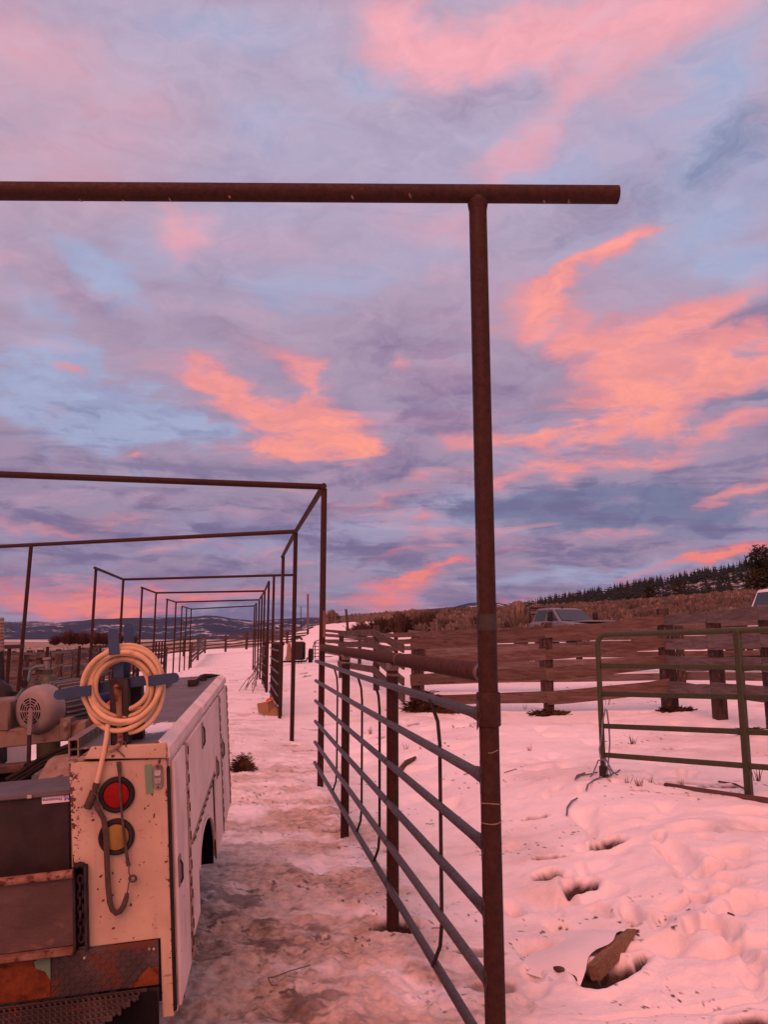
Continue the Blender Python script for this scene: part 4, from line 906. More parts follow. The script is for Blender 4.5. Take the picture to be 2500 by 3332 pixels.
f4, _ = board_fence('dark plank fence ending below the brush bank, its long top edge dropping to the left', [ept(1466, 2053, 30), ept(1382, 2057, 38), ept(1295, 2046, 52), ept(1236, 2042, 66), ept(1146, 2042, 84)], [0.12, 0.36, 0.60, 0.84, 1.07, 1.28], .215, .04, .18, 1.36, (WOODR, WOODR, WOODG), 1, .1, 5)
f5, _ = board_fence('low board fence between the two pickups, in front of the sage slope', [(3.0, 32, 0), (8.5, 26.5, 0), (14.5, 22.5, 0), (20, 20.5, 0)], [0.25, 0.55, 0.85, 1.15], .18, .04, .16, 1.3, (WOODG, WOODR), 2, .1, 6)
# far end fence across the alley and its continuation to the left
def ept(px, ytop, d, h=1.36): q = A(px, ytop, d); return (q.x, q.y, q.z - h - gz(q.x, q.y))
f6, _ = board_fence('long board fence closing the far end of the alley', [ept(1002, 2046, 80), ept(935, 2052, 80), ept(870, 2054, 80), ept(803, 2060, 80), ept(735, 2068, 80)], [0.2, 0.46, 0.72, 0.98, 1.26], .17, .05, .22, 1.36, (WOODR,), 1, .12, 7)
f7, _ = board_fence('long low board fence crossing the plain at the far left', [ept(735, 2068, 80), ept(600, 2078, 74), ept(436, 2090, 62), ept(360, 2097, 54), ept(270, 2106, 47), ept(190, 2113, 41), ept(95, 2119, 36), ept(20, 2124, 32), ept(-120, 2134, 28)], [0.2, 0.55, 0.9, 1.24], .15, .05, .2, 1.36, (WOODR,), 1, .12, 8)
f8, _ = board_fence('weathered board wing fence on the left at the end of the alley', [ept(622, 2090, 50, 1.38), ept(645, 2080, 63, 1.38), ept(668, 2071, 80, 1.4)], [0.22, 0.48, 0.74, 1.0, 1.26], .2, .04, .16, 1.38, (WOODG, WOODR), 1, .1, 9)
pens = [
 ('board fence of the left pens directly behind the motor and gas cylinder', [(-16, 12.5), (-11.5, 14.8), (-7.6, 16.5)], [.3, .62, .94, 1.25]),
 ('board fence of the left pens running along the alley behind the hose coil', [(-7.9, 19), (-8.6, 23), (-9.4, 27)], [.3, .6, .9, 1.2]),
 ('second cross fence of the left pens, brown boards with snow between', [(-21, 19), (-16, 20.8), (-11.5, 22.4), (-8.6, 23.2)], [.3, .6, .9, 1.2]),
 ('third cross fence of the left pens, seen above the blue bracket arm', [(-23, 26), (-17, 28), (-12.5, 29.4), (-9.6, 30.4)], [.3, .6, .9, 1.2]),
 ('fourth cross fence of the left pens, farthest before the plain', [(-26, 33), (-20, 35.4), (-14.5, 37.3), (-10.8, 38.6)], [.3, .6, .9, 1.2]),
 ('lengthwise fence of the left pens beside the lone leaning post', [(-11.8, 15), (-12.8, 20), (-14, 26), (-15.2, 33)], [.3, .6, .9, 1.2]),
 ('lengthwise fence of the left pens at the picture edge', [(-16.5, 18), (-18, 25), (-19.5, 32)], [.3, .6, .9, 1.2])]
for i, (lb, pp, hs) in enumerate(pens):
    board_fence(lb, pp, hs, .16, .04, .15, 1.3, (WOODR, WOODR, WOODG), 2, .1, 20 + i)
def pole(name, label, px, ybot, ytop, d, r, m_=WOODT, pxt=None):
    b = MB(); p0 = A(px, ybot, d); p1 = A(px if pxt is None else pxt, ytop, d); n_ = 8
    b.tube([p0 - Vector((0, 0, .4)), p0.lerp(p1, .5), p1], [r * 1.05, r, r * .92], n_); o = b.build(name, m_); return tag(o, label, 'pole' if name != 'fence_post' else 'post')
pole('wooden_pole', 'tall pale wooden post at the end of the far board fence', 1002, 2092, 1933, 80, .105)
pole('utility_pole', 'thin dark utility pole against the blue hill', 979, 2042, 1974, 240, .12, BLACKI)
pole('fence_post', 'tall leaning dark post at the start of the wire fence', 1134, 2058, 1982, 60, .10, WOODP, 1126)
pole('fence_post', 'short thick leaning post right of the blue bracket top', 436, 2100, 2066, 66, .13, WOODP, 430)
pole('utility_pole', 'tiny far pole left of the thin utility pole', 939, 2042, 2016, 240, .08, BLACKI)
# wire fence climbing away on the right
wf = thing('wire_fence', 'thin wire fence on small stakes climbing the snow beside the tall leaning post', 'fence', A(1120, 2062, 62))
pts = []
for k in range(15):
    s_ = k / 14; px = 1128 - 92 * s_ ** .8; d = 62 + 88 * s_; q = A(px, 2060 - 20 * s_, d); top = A(px, 2040 - 22 * s_ ** .6, d)
    b = MB(); b.tube([q - Vector((0, 0, .3)), top], .06, 5); b.build('stake', WOODT, wf); pts.append((q, top))
for f in (.35, .65, .92):
    b = MB(); b.tube([q.lerp(t_, f) for q, t_ in pts], .012, 4); b.build('wire', WIRE, wf)

# ------------------------------------------------------------------ green gate on the right
gd0, gd1 = G(1966, 2530).y, G(2440, 2592).y
g0 = A(1966, 2530, gd0); g1 = A(2440, 2592, gd1); zt0, zt1 = A(1966, 2066, gd0).z, A(2440, 2052, gd1).z
gg = thing('pipe_gate', 'green pipe gate with a rounded corner standing in the snow at the right', 'gate', (g0.x, g0.y, gz(g0.x, g0.y)))
def gp(s_, z0, z1): return Vector((g0.x + (g1.x - g0.x) * s_, g0.y + (g1.y - g0.y) * s_, z0 + (z1 - z0) * s_))
END = 1.9
b = MB(); rc = .10; L_ = (g1 - g0).length; zB = A(1966, 2505, gd0).z
pts = [gp(0, zB, 0)]
pts += [gp(0, zt0 - rc, 0)]
for k in range(1, 8):
    a = math.pi / 2 * k / 8; pts.append(gp(rc / L_ * (1 - math.cos(a)), zt0 - rc + rc * math.sin(a), zt1 - rc + rc * math.sin(a)))
pts += [gp(rc / L_, zt0, zt1), gp(1, zt0, zt1), gp(END, zt0, zt1)]
b.tube(pts, .0265, 14); b.build('frame', GREEN, gg)
for (y0, y1) in ((2166, 2172), (2258, 2268), (2362, 2395 - 14), (2456, 2492)):
    z0, z1 = A(1966, y0, gd0).z, A(2440, y1, gd1).z
    b = MB(); b.beam(gp(.02, z0, z1), gp(END, z0, z1), .046, .032, ch=.008); b.build('rail', GREEN, gg)
b = MB(); b.beam(gp(1.0, 0, zt1 + .01) * 1, gp(1.0, 0, zt1 + .01) - Vector((0, 0, 0)) + Vector((0, 0, .001)), .07, .04) if False else None
q = gp(1.0, 0, 0); b.box((q.x, q.y, (zt1 + gz(q.x, q.y)) / 2 - .03), (.055, .06, zt1 - gz(q.x, q.y) + .06), Matrix.Rotation(math.atan2(g1.y - g0.y, g1.x - g0.x), 3, 'Z'), .006); b.build('upright', GREEN, gg)
b = MB(); b.box((g0.x, g0.y, gz(g0.x, g0.y) + .04), (.07, .07, .14), None, .01); b.build('foot_block', BLACKI, gg)
b = MB(); q0 = G(2165, 2556); q1 = G(2510, 2612); b.beam(v3(q0, gz(q0.x, q0.y) - .012), v3(q1, gz(q1.x, q1.y) + .0), .07, .05, ch=.01); tag(b.build('wooden_rail', WOODR), 'brown rail lying half buried in the snow under the green gate', 'rail')
rp = thing('rope', 'grey blue rope knotted round the foot of the green gate', 'rope', (g0.x, g0.y, gz(g0.x, g0.y)))
gpx = lambda pl, d: [A(x, y, d - .03) for x, y in pl]
for pl in ([(1972,2305),(1962,2350),(1960,2390),(1952,2440),(1957,2470),(1968,2475)], [(1976,2310),(1983,2360),(1986,2420),(1982,2470),(1980,2500),(1975,2520)], [(1968,2470),(1948,2475),(1938,2500),(1930,2520),(1922,2528)],
           [(1968,2470),(1972,2490),(1985,2505),(1990,2520),(1975,2532)], [(1970,2464),(1982,2488),(1995,2512),(2012,2522)]):
    b = MB(); b.tube(gpx(pl, gd0 - .03), .0075, 6); b.build('strand', BLUEROPE, rp)
for pl in ([(1945,2520),(1922,2526),(1890,2530),(1872,2543),(1880,2530),(1905,2522)], [(1960,2535),(1935,2545),(1915,2560),(1909,2577)], [(1955,2528),(1985,2530),(2010,2520),(2018,2512)], [(1880,2605),(1862,2615),(1848,2635),(1846,2660)]):
    b = MB(); b.tube([G(x, y) + Vector((0, 0, .02)) for x, y in pl], .008, 6); b.build('strand', BLUEROPE, rp)

# ------------------------------------------------------------------ the service truck
O = Vector((-0.75924, 2.79498, 1.26825)); tf = Vector((-0.137506, 0.989915, 0.034059)); tr_ = Vector((0.988392, 0.134889, 0.069902)); tu = Vector((-0.064603, -0.043276, 0.996972))
TMX = Matrix(((tr_.x, tf.x, tu.x, O.x), (tr_.y, tf.y, tu.y, O.y), (tr_.z, tf.z, tu.z, O.z), (0, 0, 0, 1)))
trk = thing('service_truck', 'old cream and white service truck with chipped utility body, parked in the alley', 'truck', M=TMX)
def TB(): return MB(TMX)
LEN = 2.93; XL = -0.335; ZB = -0.905
# right side box: rear face panel, side skin with wheel arch, inner wall, floor
bx_ = TB(); bx_.prism([(XL, -0.045), (-.008, -0.060), (-.008, -.905), (-.046, -.905), (-.046, -.652), (-.279, -.652), (-.279, -.385), (-.326, -.385)], 0.0, .02, (0, 2, 1))
rear = bx_.build('rear_panel', CREAM, trk, bevel=.003)
arch_pts = [(.85, -.69), (.875, -.65), (.92, -.61), (1.0, -.58), (1.1, -.567), (1.22, -.567), (1.35, -.585), (1.48, -.625), (1.59, -.69), (1.67, -.78), (1.72, -.905)]
side = TB(); poly = [(0.03, -.066), (LEN, -.066), (LEN, -.905), (1.72, -.905)] + arch_pts[::-1][1:] + [(.49, -.905), (0.03, -.905)]
side.prism(poly, -.012, .0, (1, 2, 0)); side.build('side_panel', SIDEW, trk, bevel=.003)
b = TB(); b.prism([(0.02, -.07), (LEN, -.07), (LEN, -.60), (0.02, -.60)], XL, XL + .012, (1, 2, 0)); b.box((-.17, LEN - .006, -.33), (.32, .012, .54)); b.build('inner_wall', FENDER, trk)
b = TB(); b.box((-.17, 1.73, -.72), (.31, .016, .44)); b.box((-.17, 1.30, -.54), (.31, .92, .012)); b.box((-.33, 1.30, -.72), (.012, .92, .40)); b.build('wheel_well', DARKIN, trk)
b = TB(); ins = [(y_ + (.0 if k_ in (0,) else 0), z_ - .014) for k_, (y_, z_) in enumerate(arch_pts)]; b.prism(arch_pts + ins[::-1], -.004, .007, (1, 2, 0)); b.build('arch_lip', SIDEW, trk)
# lid: flat top, rolled outer edge in two lengths, rear lip
b = TB(); b.prism([(0.0, -.004), (LEN + .02, -.004), (LEN + .02, .0), (0, .0)], -.332, -.03, (1, 2, 0)); b.build('lid', LIDTOP, trk)
for (y0, y1, dx_) in ((0.0, 1.18, .0), (1.185, LEN + .02, .006)):
    b = TB(); b.prism([(-.034, .004), (.004 + dx_, -.022), (.004 + dx_, -.060), (-.010, -.060), (-.012, -.026), (-.034, -.008)], y0, y1, (0, 2, 1)); b.build('lid_edge', SIDEW, trk, bevel=.003)
b = TB(); b.prism([(-.258, .003), (-.004, -.006), (-.004, -.058), (-.282, -.036)], -.012, .004, (0, 2, 1)); b.build('lid_end', CREAM, trk, bevel=.004)
# rear corner pillar with dark gasket, then the doors on the side
b = TB(); b.box((-.005, .012, -.49), (.012, .026, .80), None, .003); b.build('door_gasket', RUBBER, trk)
def door(y0, y1, z0, z1, poly=None, label=None):
    b = TB(); poly = poly or [(y0, z0), (y1, z0), (y1, z1), (y0, z1)]
    b.prism(poly, .001, .014, (1, 2, 0)); o = b.build('door', SIDEW, trk, bevel=.004)
    if label: o['label'] = label
    return o
def handle(o, y, z, hh):
    b = TB(); b.box((.0165, y, z), (.006, .055, hh), None, .002); h = b.build('handle', GREYM, o)
    b = TB(); b.box((.021, y, z), (.006, .022, hh * .72), None, .002); b.build('handle', CHROME, o) if False else None
    b2 = TB(); b2.tube([(.02, y - .012, z + hh * .38), (.027, y - .012, z + hh * .25), (.027, y - .012, z - hh * .25), (.02, y - .012, z - hh * .38)], .004, 6); b2.build('handle', BLACKI, o)
def hinge(y, z0, z1, o):
    b = TB(); b.box((.012, y, (z0 + z1) / 2), (.012, .055, z0 - z1), None, .003); h = b.build('hinge', HINGE, trk)
    n = int((z0 - z1) / .055)
    for k in range(n):
        z = z0 - .03 - k * .055; c = TB(); c.box((.019, y + .012 * (-1) ** k, z), (.004, .018, .032), None, .001); c.build('knuckle', BLACKI, h)
d1 = door(.035, .36, -.89, -.075, label='narrow rear door of the side box'); handle(d1, .075, -.46, .10); hinge(.40, -.075, -.885, d1)
d2 = door(0, 0, 0, 0, [(.44, -.075), (1.66, -.075), (1.66, -.43), (.46, -.475)], 'wide door above the wheel arch'); handle(d2, 1.05, -.145, .12)
d3 = door(1.70, 2.13, -.89, -.075); handle(d3, 1.80, -.44, .12); hinge(2.17, -.075, -.89, d3)
d4 = door(2.21, 2.82, -.89, -.075); handle(d4, 2.30, -.42, .12); hinge(2.87, -.075, -.89, d4)
b = TB(); b.prism([(1.672, -.075), (1.688, -.075), (1.688, -.90), (1.672, -.90)], .0, .006, (1, 2, 0)); b.build('door_seam', RUBBER, trk)
b = TB(); b.beam((.012, .50, -.485), (.012, 1.66, -.447), .02, .012, ch=.003); dh = b.build('hinge', HINGE, trk)
for k in range(20):
    s_ = k / 19; c = TB(); c.box((.019, .52 + 1.12 * s_, -.484 + .037 * s_ + .004 * (-1) ** k), (.004, .022, .012), None, .001); c.build('knuckle', BLACKI, dh)
b = TB(); b.prism([(.47, -.50), (.78, -.50), (.79, -.86), (.47, -.86)], .001, .006, (1, 2, 0)); b.build('quarter_panel', SIDEW, trk, bevel=.003)
# lamps on the rear panel
def lamp(x, z, m_, lb):
    M_ = TMX @ Matrix.Translation((x, -.003, z)) @ Matrix.Rotation(R(90), 4, 'X')
    b = MB(M_); b.lathe([(.0, -.01), (.060, -.01), (.060, .006), (.054, .013), (.046, .012), (.043, .004), (.0, .004)], 32); o = b.build('lamp', RUBBER, trk, 50); o['label'] = lb
    b = MB(M_); b.lathe([(.043, .004), (.042, .010), (.030, .0135), (.014, .015), (.0, .0155)], 28); b.build('lens', m_, o, 60)
lamp(-.177, -.165, REDL, 'round red tail lamp'); lamp(-.181, -.304, AMBL, 'round amber turn lamp below the red one')
M_ = TMX @ Matrix.Translation((-.038, -.002, -.118)) @ Matrix.Rotation(R(90), 4, 'X')
b = MB(M_); pl = [(.017 * math.cos(a), .028 + .014 * math.sin(a)) for a in np.linspace(0, math.pi, 9)] + [(.017 * math.cos(a), -.028 + .014 * math.sin(a)) for a in np.linspace(math.pi, 2 * math.pi, 9)]
b.prism(pl, -.004, .006, (0, 1, 2)); o = b.build('marker_lamp', GREYM, trk, bevel=.002)
for z in (-.014, .013): b = MB(M_); b.box((0, z, .008), (.021, .019, .005), None, .0015); b.build('lens', CLEARL, o)
for z in (-.035, .035): b = MB(M_); b.lathe([(.0, .006), (.0035, .006), (.003, .009), (0, .009)], 8, Matrix.Translation((0, z, 0))); b.build('screw', BLACKI, o)
b = TB(); b.box((-.069, -.0015, -.124), (.0245, .003, .097), Matrix.Rotation(R(-1.5), 3, 'Y')); b.build('tape_strip', TAPE, trk)
# tailgate channel, stake pocket, tread plates and bumper step
XW = -1.62
b = TB()
b.box(((XW - .318) / 2, -.022, -.52), (-XW - .318, .012, .22)); ch_ = b.build('tailgate', CHAN, trk, bevel=.002)
b = TB(); b.tube([(XW, -.035, -.402), (-.70, -.035, -.403), (-.318, -.035, -.400)], .014, 12); b.build('top_lip', LIPRUST, ch_)
b = TB(); b.box(((XW - .318) / 2, -.033, -.642), (-XW - .318, .04, .020), None, .004); b.build('bottom_lip', LIPRUST, ch_)
for x in (-.72, -1.1): b = TB(); b.box((x, -.03, -.52), (.02, .012, .2), None, .003); b.build('rib', CHAN, ch_)
b = TB(); b.prism([(-.322, -.03), (-.322, .03), (-.277, .03), (-.277, -.03), (-.285, -.03), (-.285, .02), (-.314, .02), (-.314, -.03)], -.655, -.384, (0, 1, 2)); sp_ = b.build('stake_pocket', BLACKI, trk)
b = TB(); b.tube([(-.312, -.012, -.385), (-.30, -.014, -.379), (-.287, -.012, -.385)], .010, 8); b.build('latch', BLACKI, sp_)
for k in range(9):
    b = TB(); th = R(90 * (k % 2)); ring = [Vector((-.300, -.012, -.43 - k * .023)) + Vector((math.cos(a) * .009 * math.cos(th), math.cos(a) * .009 * math.sin(th), math.sin(a) * .016)) for a in np.linspace(0, 2 * math.pi, 11)]
    b.tube(ring, .0035, 6, False); b.build('chain_link', BLACKI, sp_)
b = TB(); b.box((XW / 2 - .046 / 2 - .003, -.006, -.722), (-XW - .052, .010, .138)); ap = b.build('apron', TREAD, trk)
lug = TB(); 
def lugs(b, xs, zs, y, L, w, ang, flat=False):
    for i, x in enumerate(xs):
        for j, z in enumerate(zs):
            a = ang if (i + j) % 2 else -ang
            if flat: b.box((x, y + 0 if False else z, y), (L, w, .003), Matrix.Rotation(a, 3, 'Z'), .0012)
            else: b.box((x, y, z), (L, .003, w), Matrix.Rotation(a, 3, 'Y'), .0012)
lugs(lug, np.arange(-.64, -.06, .0165), np.arange(-.785, -.660, .0165), -.0125, .0155, .0045, R(45)); tag(lug.build('tread_lugs', TREAD, ap), kind='stuff')
b = TB(); b.box((-.60, -.013, -.722), (.40, .004, .128)); b.build('rust_patch', ORUST, ap)
b = TB(); b.prism([(-.43, -.66), (-.398, -.66), (-.398, -.735), (-.415, -.705), (-.445, -.69), (-.45, -.67)], -.0165, -.0155, (0, 2, 1)); b.build('paint_patch', TAPE, ap)
b = TB(); b.prism([(-.053, -.735), (-.085, -.732), (-.10, -.745), (-.125, -.77), (-.15, -.79), (-.053, -.79)], -.0165, -.0155, (0, 2, 1)); b.build('rust_patch', ORUST, ap)
for (x, z) in ((-.081, -.676), (-.291, -.679), (-.066, -.678)): b = MB(TMX @ Matrix.Translation((x, -.011, z)) @ Matrix.Rotation(R(90), 4, 'X')); b.lathe([(0, 0), (.005, 0), (.004, .004), (0, .0045)], 10); b.build('bolt', CLEARL, ap)
# the step: bar grating made of twisted teeth with open gaps
b = TB(); b.prism([(-.015, -.80), (-.20, -.815), (-.20, -.87), (-.19, -.87), (-.19, -.825), (-.015, -.81)], XW, -.052, (1, 2, 0)) if False else b.box((XW / 2 - .03, -.03, -.885), (-XW - .06, .01, .16)); b.build('step_back', DARKIN, trk)
st = TB()
for j in range(6): st.beam((XW, -.022 - j * .030, -.803 - j * .004), (-.09 - .022 * j, -.022 - j * .030, -.803 - j * .004), .016, .005, ch=.001)
step = st.build('step', TREAD, trk)
tee = TB()
for j in range(5):
    for i, x in enumerate(np.arange(-.66, -.10 - .022 * j, .0175)):
        tee.box((x + (.008 if j % 2 else 0), -.037 - j * .030, -.799 - j * .004), (.006, .031, .010), Matrix.Rotation(R(28), 3, 'Z'), .0015)
tag(tee.build('grating_teeth', TREAD, step), kind='stuff')
b = TB(); b.beam((XW, -.185, -.84), (-.20, -.185, -.84), .045, .008, ch=.002); b.build('step_edge', CHAN, step)
b = TB(); b.prism([(-.052, -.80), (-.058, -1.0), (-.35, -1.0), (-.25, -.80)], -.016, -.010, (0, 2, 1)); b.build('dark_plate', BLACKI, trk)  # black plate filling the area below the apron
# wheel under the body
def wheel(x0, x1, yc, zc, r, par, name='wheel', frame=TMX):
    M_ = frame @ Matrix.Translation((x0, yc, zc)) @ Matrix.Rotation(R(90), 4, 'Y'); w = x1 - x0
    b = MB(M_); b.lathe([(r * .55, 0), (r * .9, .0), (r * .985, w * .12), (r, w * .3), (r, w * .7), (r * .985, w * .88), (r * .9, w), (r * .55, w)], 36); o = b.build(name, RUBBER, par, 50)
    tr = MB(M_)
    for k in range(40):
        a = 2 * math.pi * k / 40
        for q in (.2, .5, .8): tr.box((math.cos(a) * r, math.sin(a) * r, w * q), (.022, r * .10, w * .22), Matrix.Rotation(a, 3, 'Z'))
    tag(tr.build('tread_blocks', RUBBER, o), kind='stuff')
    b = MB(M_); b.lathe([(0, w * .35), (r * .25, w * .35), (r * .5, w * .9), (r * .57, w * .96), (r * .57, w * .04), (r * .5, w * .1), (0, w * .3)], 24, caps=False); b.build('rim', GREYM, o)
    return o
wheel(-.335, -.10, 1.22, -.92, .37, trk); wheel(-1.62, -1.385, 1.22, -.92, .37, trk)
b = TB(); b.prism([(.78, -.60), (.80, -.60), (.80, -1.0), (.83, -1.12), (.90, -1.235), (.885, -1.245), (.81, -1.13), (.78, -1.0)], -.36, -.085, (1, 2, 0)); b.build('mud_flap', RUBBER, trk)
b = TB(); b.tube([(-1.5, 1.22, -.92), (-.2, 1.22, -.92)], .05, 10); b.box((-.5, 2.2, -.66), (.08, 4.0, .14)); b.box((-1.25, 2.2, -.66), (.08, 4.0, .14)); b.build('chassis', BLACKI, trk)
b = TB(); b.box((-.85, 1.5, -.50), (1.02, 2.86, .03)); b.build('bed_floor', FENDER, trk)
b = TB(); b.prism([(0.02, -.05), (LEN, -.05), (LEN, -.9), (0.02, -.9)], -1.70, -1.36, (1, 2, 0)); b.build('far_side_box', SIDEW, trk, bevel=.004)
# pale rusty wheel housing inside the bed
b = TB(); pl = [(.36, -.49), (.40, -.34), (.55, -.21), (.75, -.145), (.95, -.14), (1.2, -.16), (1.45, -.24), (1.6, -.36), (1.65, -.49)]
b.prism(pl, -.62, XL - .004, (1, 2, 0)); b.build('wheel_housing', FENDER, trk, bevel=.02)
# square tube lying along the inner edge of the lid
b = TB()
for (c_, d_) in (((-.3185, 1.2, .031), (.034, 2.4, .005)), ((-.3185, 1.2, -.032 + .004), (.034, 2.4, .005)), ((-.3335, 1.2, .0), (.005, 2.4, .058)), ((-.3035, 1.2, .0), (.005, 2.4, .058))): b.box(c_, d_)
tag(b.build('square_tube', CREAMB, trk), None); 
b = TB(); b.box((-.3185, .03, 0), (.005, .01, .056)); b.build('tube_web', BLACKI, trk)
# ------- things carried by the truck
def on_truck(name, label, cat, base, group=None): return thing(name, label, cat, M=TMX @ Matrix.Translation(base), group=group)
# hose reel holder
hr = on_truck('hose_hanger', 'blue cross-shaped hose hanger on a dark square post on the truck lid', 'hose hanger', (-.163, .03, 0))
b = TB(); b.box((-.163, .02, .113), (.064, .045, .226), None, .004); b.build('post', BLACKI, hr)
b = TB(); b.box((-.128, .115, .11), (.055, .055, .22), None, .004); b.build('post', BLACKI, hr)
b = TB(); b.tube([(-.165, -.006, .205), (-.166, -.010, .195)], [.012, .016], 10); b.tube([(-.166, -.008, .2), (-.163, -.008, .15), (-.160, -.008, .0)], [(.014, .006), (.010, .006), (.010, .005)], 8, flat=(1, 0, 0)); b.build('rusty_lever', LIPRUST, hr)
def arm(pts, w, nm='arm'):
    b = TB()
    for i in range(len(pts) - 1):
        p0, p1 = Vector(pts[i]), Vector(pts[i + 1])
        b.beam(p0, p1, w, .006, up=((0, 0, 1) if abs(p1.x - p0.x) > abs(p1.z - p0.z) and abs(p1.y - p0.y) < .2 or abs(p1.z - p0.z) < 1e-3 else (1, 0, 0)), ch=.001, ext=.002)
    e0, e1 = Vector(pts[-2]), Vector(pts[-1]); d = (e1 - e0).normalized()
    M_ = TMX @ Matrix.Translation(e1) @ Matrix(((1, 0, 0, 0), (0, 0, -1, 0), (0, 1, 0, 0), (0, 0, 0, 1)))
    o = b.build(nm, BLUE_, hr)
    c = MB(TMX @ Matrix.Translation(e1) @ Matrix.Rotation(R(90), 4, 'X')); c.lathe([(0, -.0024), (w / 2, -.0024), (w / 2, .0024), (0, .0024)], 20); c.build('arm_tip', BLUE_, o)
    return o
AR = lambda a, r: None
arm([(-.17, .028, .203), (-.252, .028, .196), (-.254, -.03, .196), (-.355, -.03, .190)], .036)
arm([(-.15, .028, .207), (-.057, .028, .213), (-.055, -.03, .213), (.030, -.03, .217)], .036)
arm([(-.168, .028, .22), (-.170, .028, .313), (-.170, -.03, .315), (-.172, -.03, .385)], .036)
arm([(-.155, .075, .22), (-.155, .075, .318), (-.152, .14, .320), (-.150, .14, .40)], .036)
hc = on_truck('hose_coil', 'thick coil of tan rubber hose hung on the blue hanger', 'hose', (-.15, .0, .205))
cx, cz = -.1475, .201
r_ = random.Random(4)
loops = [(.148, -.012), (.137, -.002), (.126, -.014), (.114, -.004), (.103, .002), (.149, .010), (.140, .020), (.128, .016), (.117, .018), (.108, .024)]
for i, (rr, yy) in enumerate(loops):
    rr = .0015 + rr * .90
    pts = []; ox, oz = r_.uniform(-.006, .006), r_.uniform(-.004, .004) - (.006 if i % 2 else 0); sq = r_.uniform(-.02, .03)
    for k in range(49):
        a = 2 * math.pi * k / 48; wob = .003 * math.sin(2 * a + i) + .002 * math.sin(3 * a + 2 * i)
        drop = .011 * max(0, -math.sin(a + .25 * math.sin(i))) * ((i * 7) % 4 - 1.2)
        pts.append(Vector((cx + ox + (rr + wob) * math.cos(a) * (1 - .02), yy + .012 * math.sin(a * 2 + i * 1.3), cz + oz + (rr + wob) * math.sin(a) * (1 + sq) - drop)))
    b = TB(); b.tube(pts, .0088, 10, False); b.build('loop', HOSE, hc, 80)
b = TB(); b.tube([(-.20, -.012, .075), (-.204, -.018, .03), (-.214, -.020, -.02), (-.228, -.018, -.075), (-.242, -.016, -.125)], .0085, 10); b.build('hose_end', HOSE, hc, 80)
b = TB(); b.tube([(-.240, -.018, -.117), (-.245, -.018, -.133)], .011, 10); b.tube([(-.245, -.018, -.133), (-.250, -.018, -.145)], .009, 8); b.tube([(-.250, -.018, -.145), (-.272, -.018, -.198)], .0135, 10); b.build('nozzle', STRAP, hc)
# strap hanging over the rear panel
sp = on_truck('strap', 'dark webbing strap with a hook hanging over the lamps on the rear panel', 'strap', (-.18, -.02, -.55))
P3 = [(-.168, -.008, -.055), (-.165, -.012, -.085), (-.163, -.020, -.12), (-.160, -.022, -.20), (-.153, -.022, -.30), (-.143, -.02, -.385), (-.140, -.018, -.40)]
b = TB(); b.tube(P3, [(.008, .002), (.007, .002), (.004, .003), (.0042, .003), (.0045, .003), (.006, .002), (.008, .002)], 8, flat=(1, 0, 0)); b.build('webbing', STRAP, sp)
P3 = [(-.243, -.02, -.175), (-.238, -.022, -.20), (-.218, -.024, -.235), (-.211, -.024, -.29), (-.210, -.024, -.37), (-.208, -.022, -.46), (-.204, -.02, -.51), (-.196, -.02, -.535), (-.184, -.02, -.547), (-.172, -.02, -.543), (-.160, -.02, -.527), (-.150, -.02, -.50), (-.147, -.02, -.486)]
b = TB(); b.tube(P3, [(.011, .003)] + [(.0095, .0028)] * 10 + [(.0085, .003), (.006, .003)], 8, flat=(1, 0, 0)); b.build('webbing', STRAP, sp)
b = TB(); b.tube([(-.140, -.018, -.40), (-.141, -.018, -.42), (-.134, -.018, -.445), (-.141, -.018, -.455), (-.147, -.02, -.486)], .0025, 6); ring = [(-.128 + .011 * math.cos(a), -.02, -.442 + .010 * math.sin(a)) for a in np.linspace(0, 6.28, 13)]; b.tube(ring, .0045, 6, False); b.build('hook', WIRE, sp)
b = TB(); b.tube([(-.246, -.03, -.145), (-.238, -.034, -.155), (-.232, -.032, -.145), (-.236, -.03, -.165), (-.228, -.03, -.185), (-.220, -.028, -.195)], .0022, 5); b.build('tie_wire', WIRE, sp)
b = TB(); b.tube([(-.196, -.016, -.012), (-.175, -.02, -.004), (-.160, -.018, .004)], [.010, .008, .007], 8); b.build('eye_bolt', LIPRUST, hr)
b = TB(); b.tube([(-.172, -.014, .008), (-.158, -.018, .016), (-.143, -.016, .010), (-.14, -.014, -.006)], .0025, 6); b.tube([(-.172, -.016, -.012), (-.155, -.018, -.028), (-.146, -.016, -.04)], .0025, 6); b.build('wire_loop', WIRE, hr)
# tool block and driver bit on the lid
tb = on_truck('magnet_block', 'small black slotted block lying on the truck lid', 'tool', (-.144, 2.23, 0))
b = TB(); b.box((-.144, 2.24, .022), (.05, .24, .040), None, .004); b.build('body', BLACKI, tb)
for yy in (2.16, 2.25, 2.335): b = TB(); b.box((-.144, yy - .03, .0425), (.048, .022, .004)); b.build('rib', GREYM, tb)
for xx in (-.169, -.119): b = TB(); b.box((xx, 2.24, .043), (.005, .235, .004)); b.build('rib', GREYM, tb)
hg = on_truck('air_tool', 'dark pointed hand tool lying beyond the slotted block on the lid', 'tool', (-.09, 2.5, 0))
b = TB(); b.tube([(-.125, 2.52, .018), (-.10, 2.47, .018)], [.02, .024], 8); b.build('grip', BLACKI, hg)
b = TB(); b.tube([(-.14, 2.60, .02), (-.105, 2.58, .022), (-.06, 2.60, .020), (-.015, 2.68, .016)], [.012, .018, .014, .003], 8); b.build('barrel', BLACKI, hg)
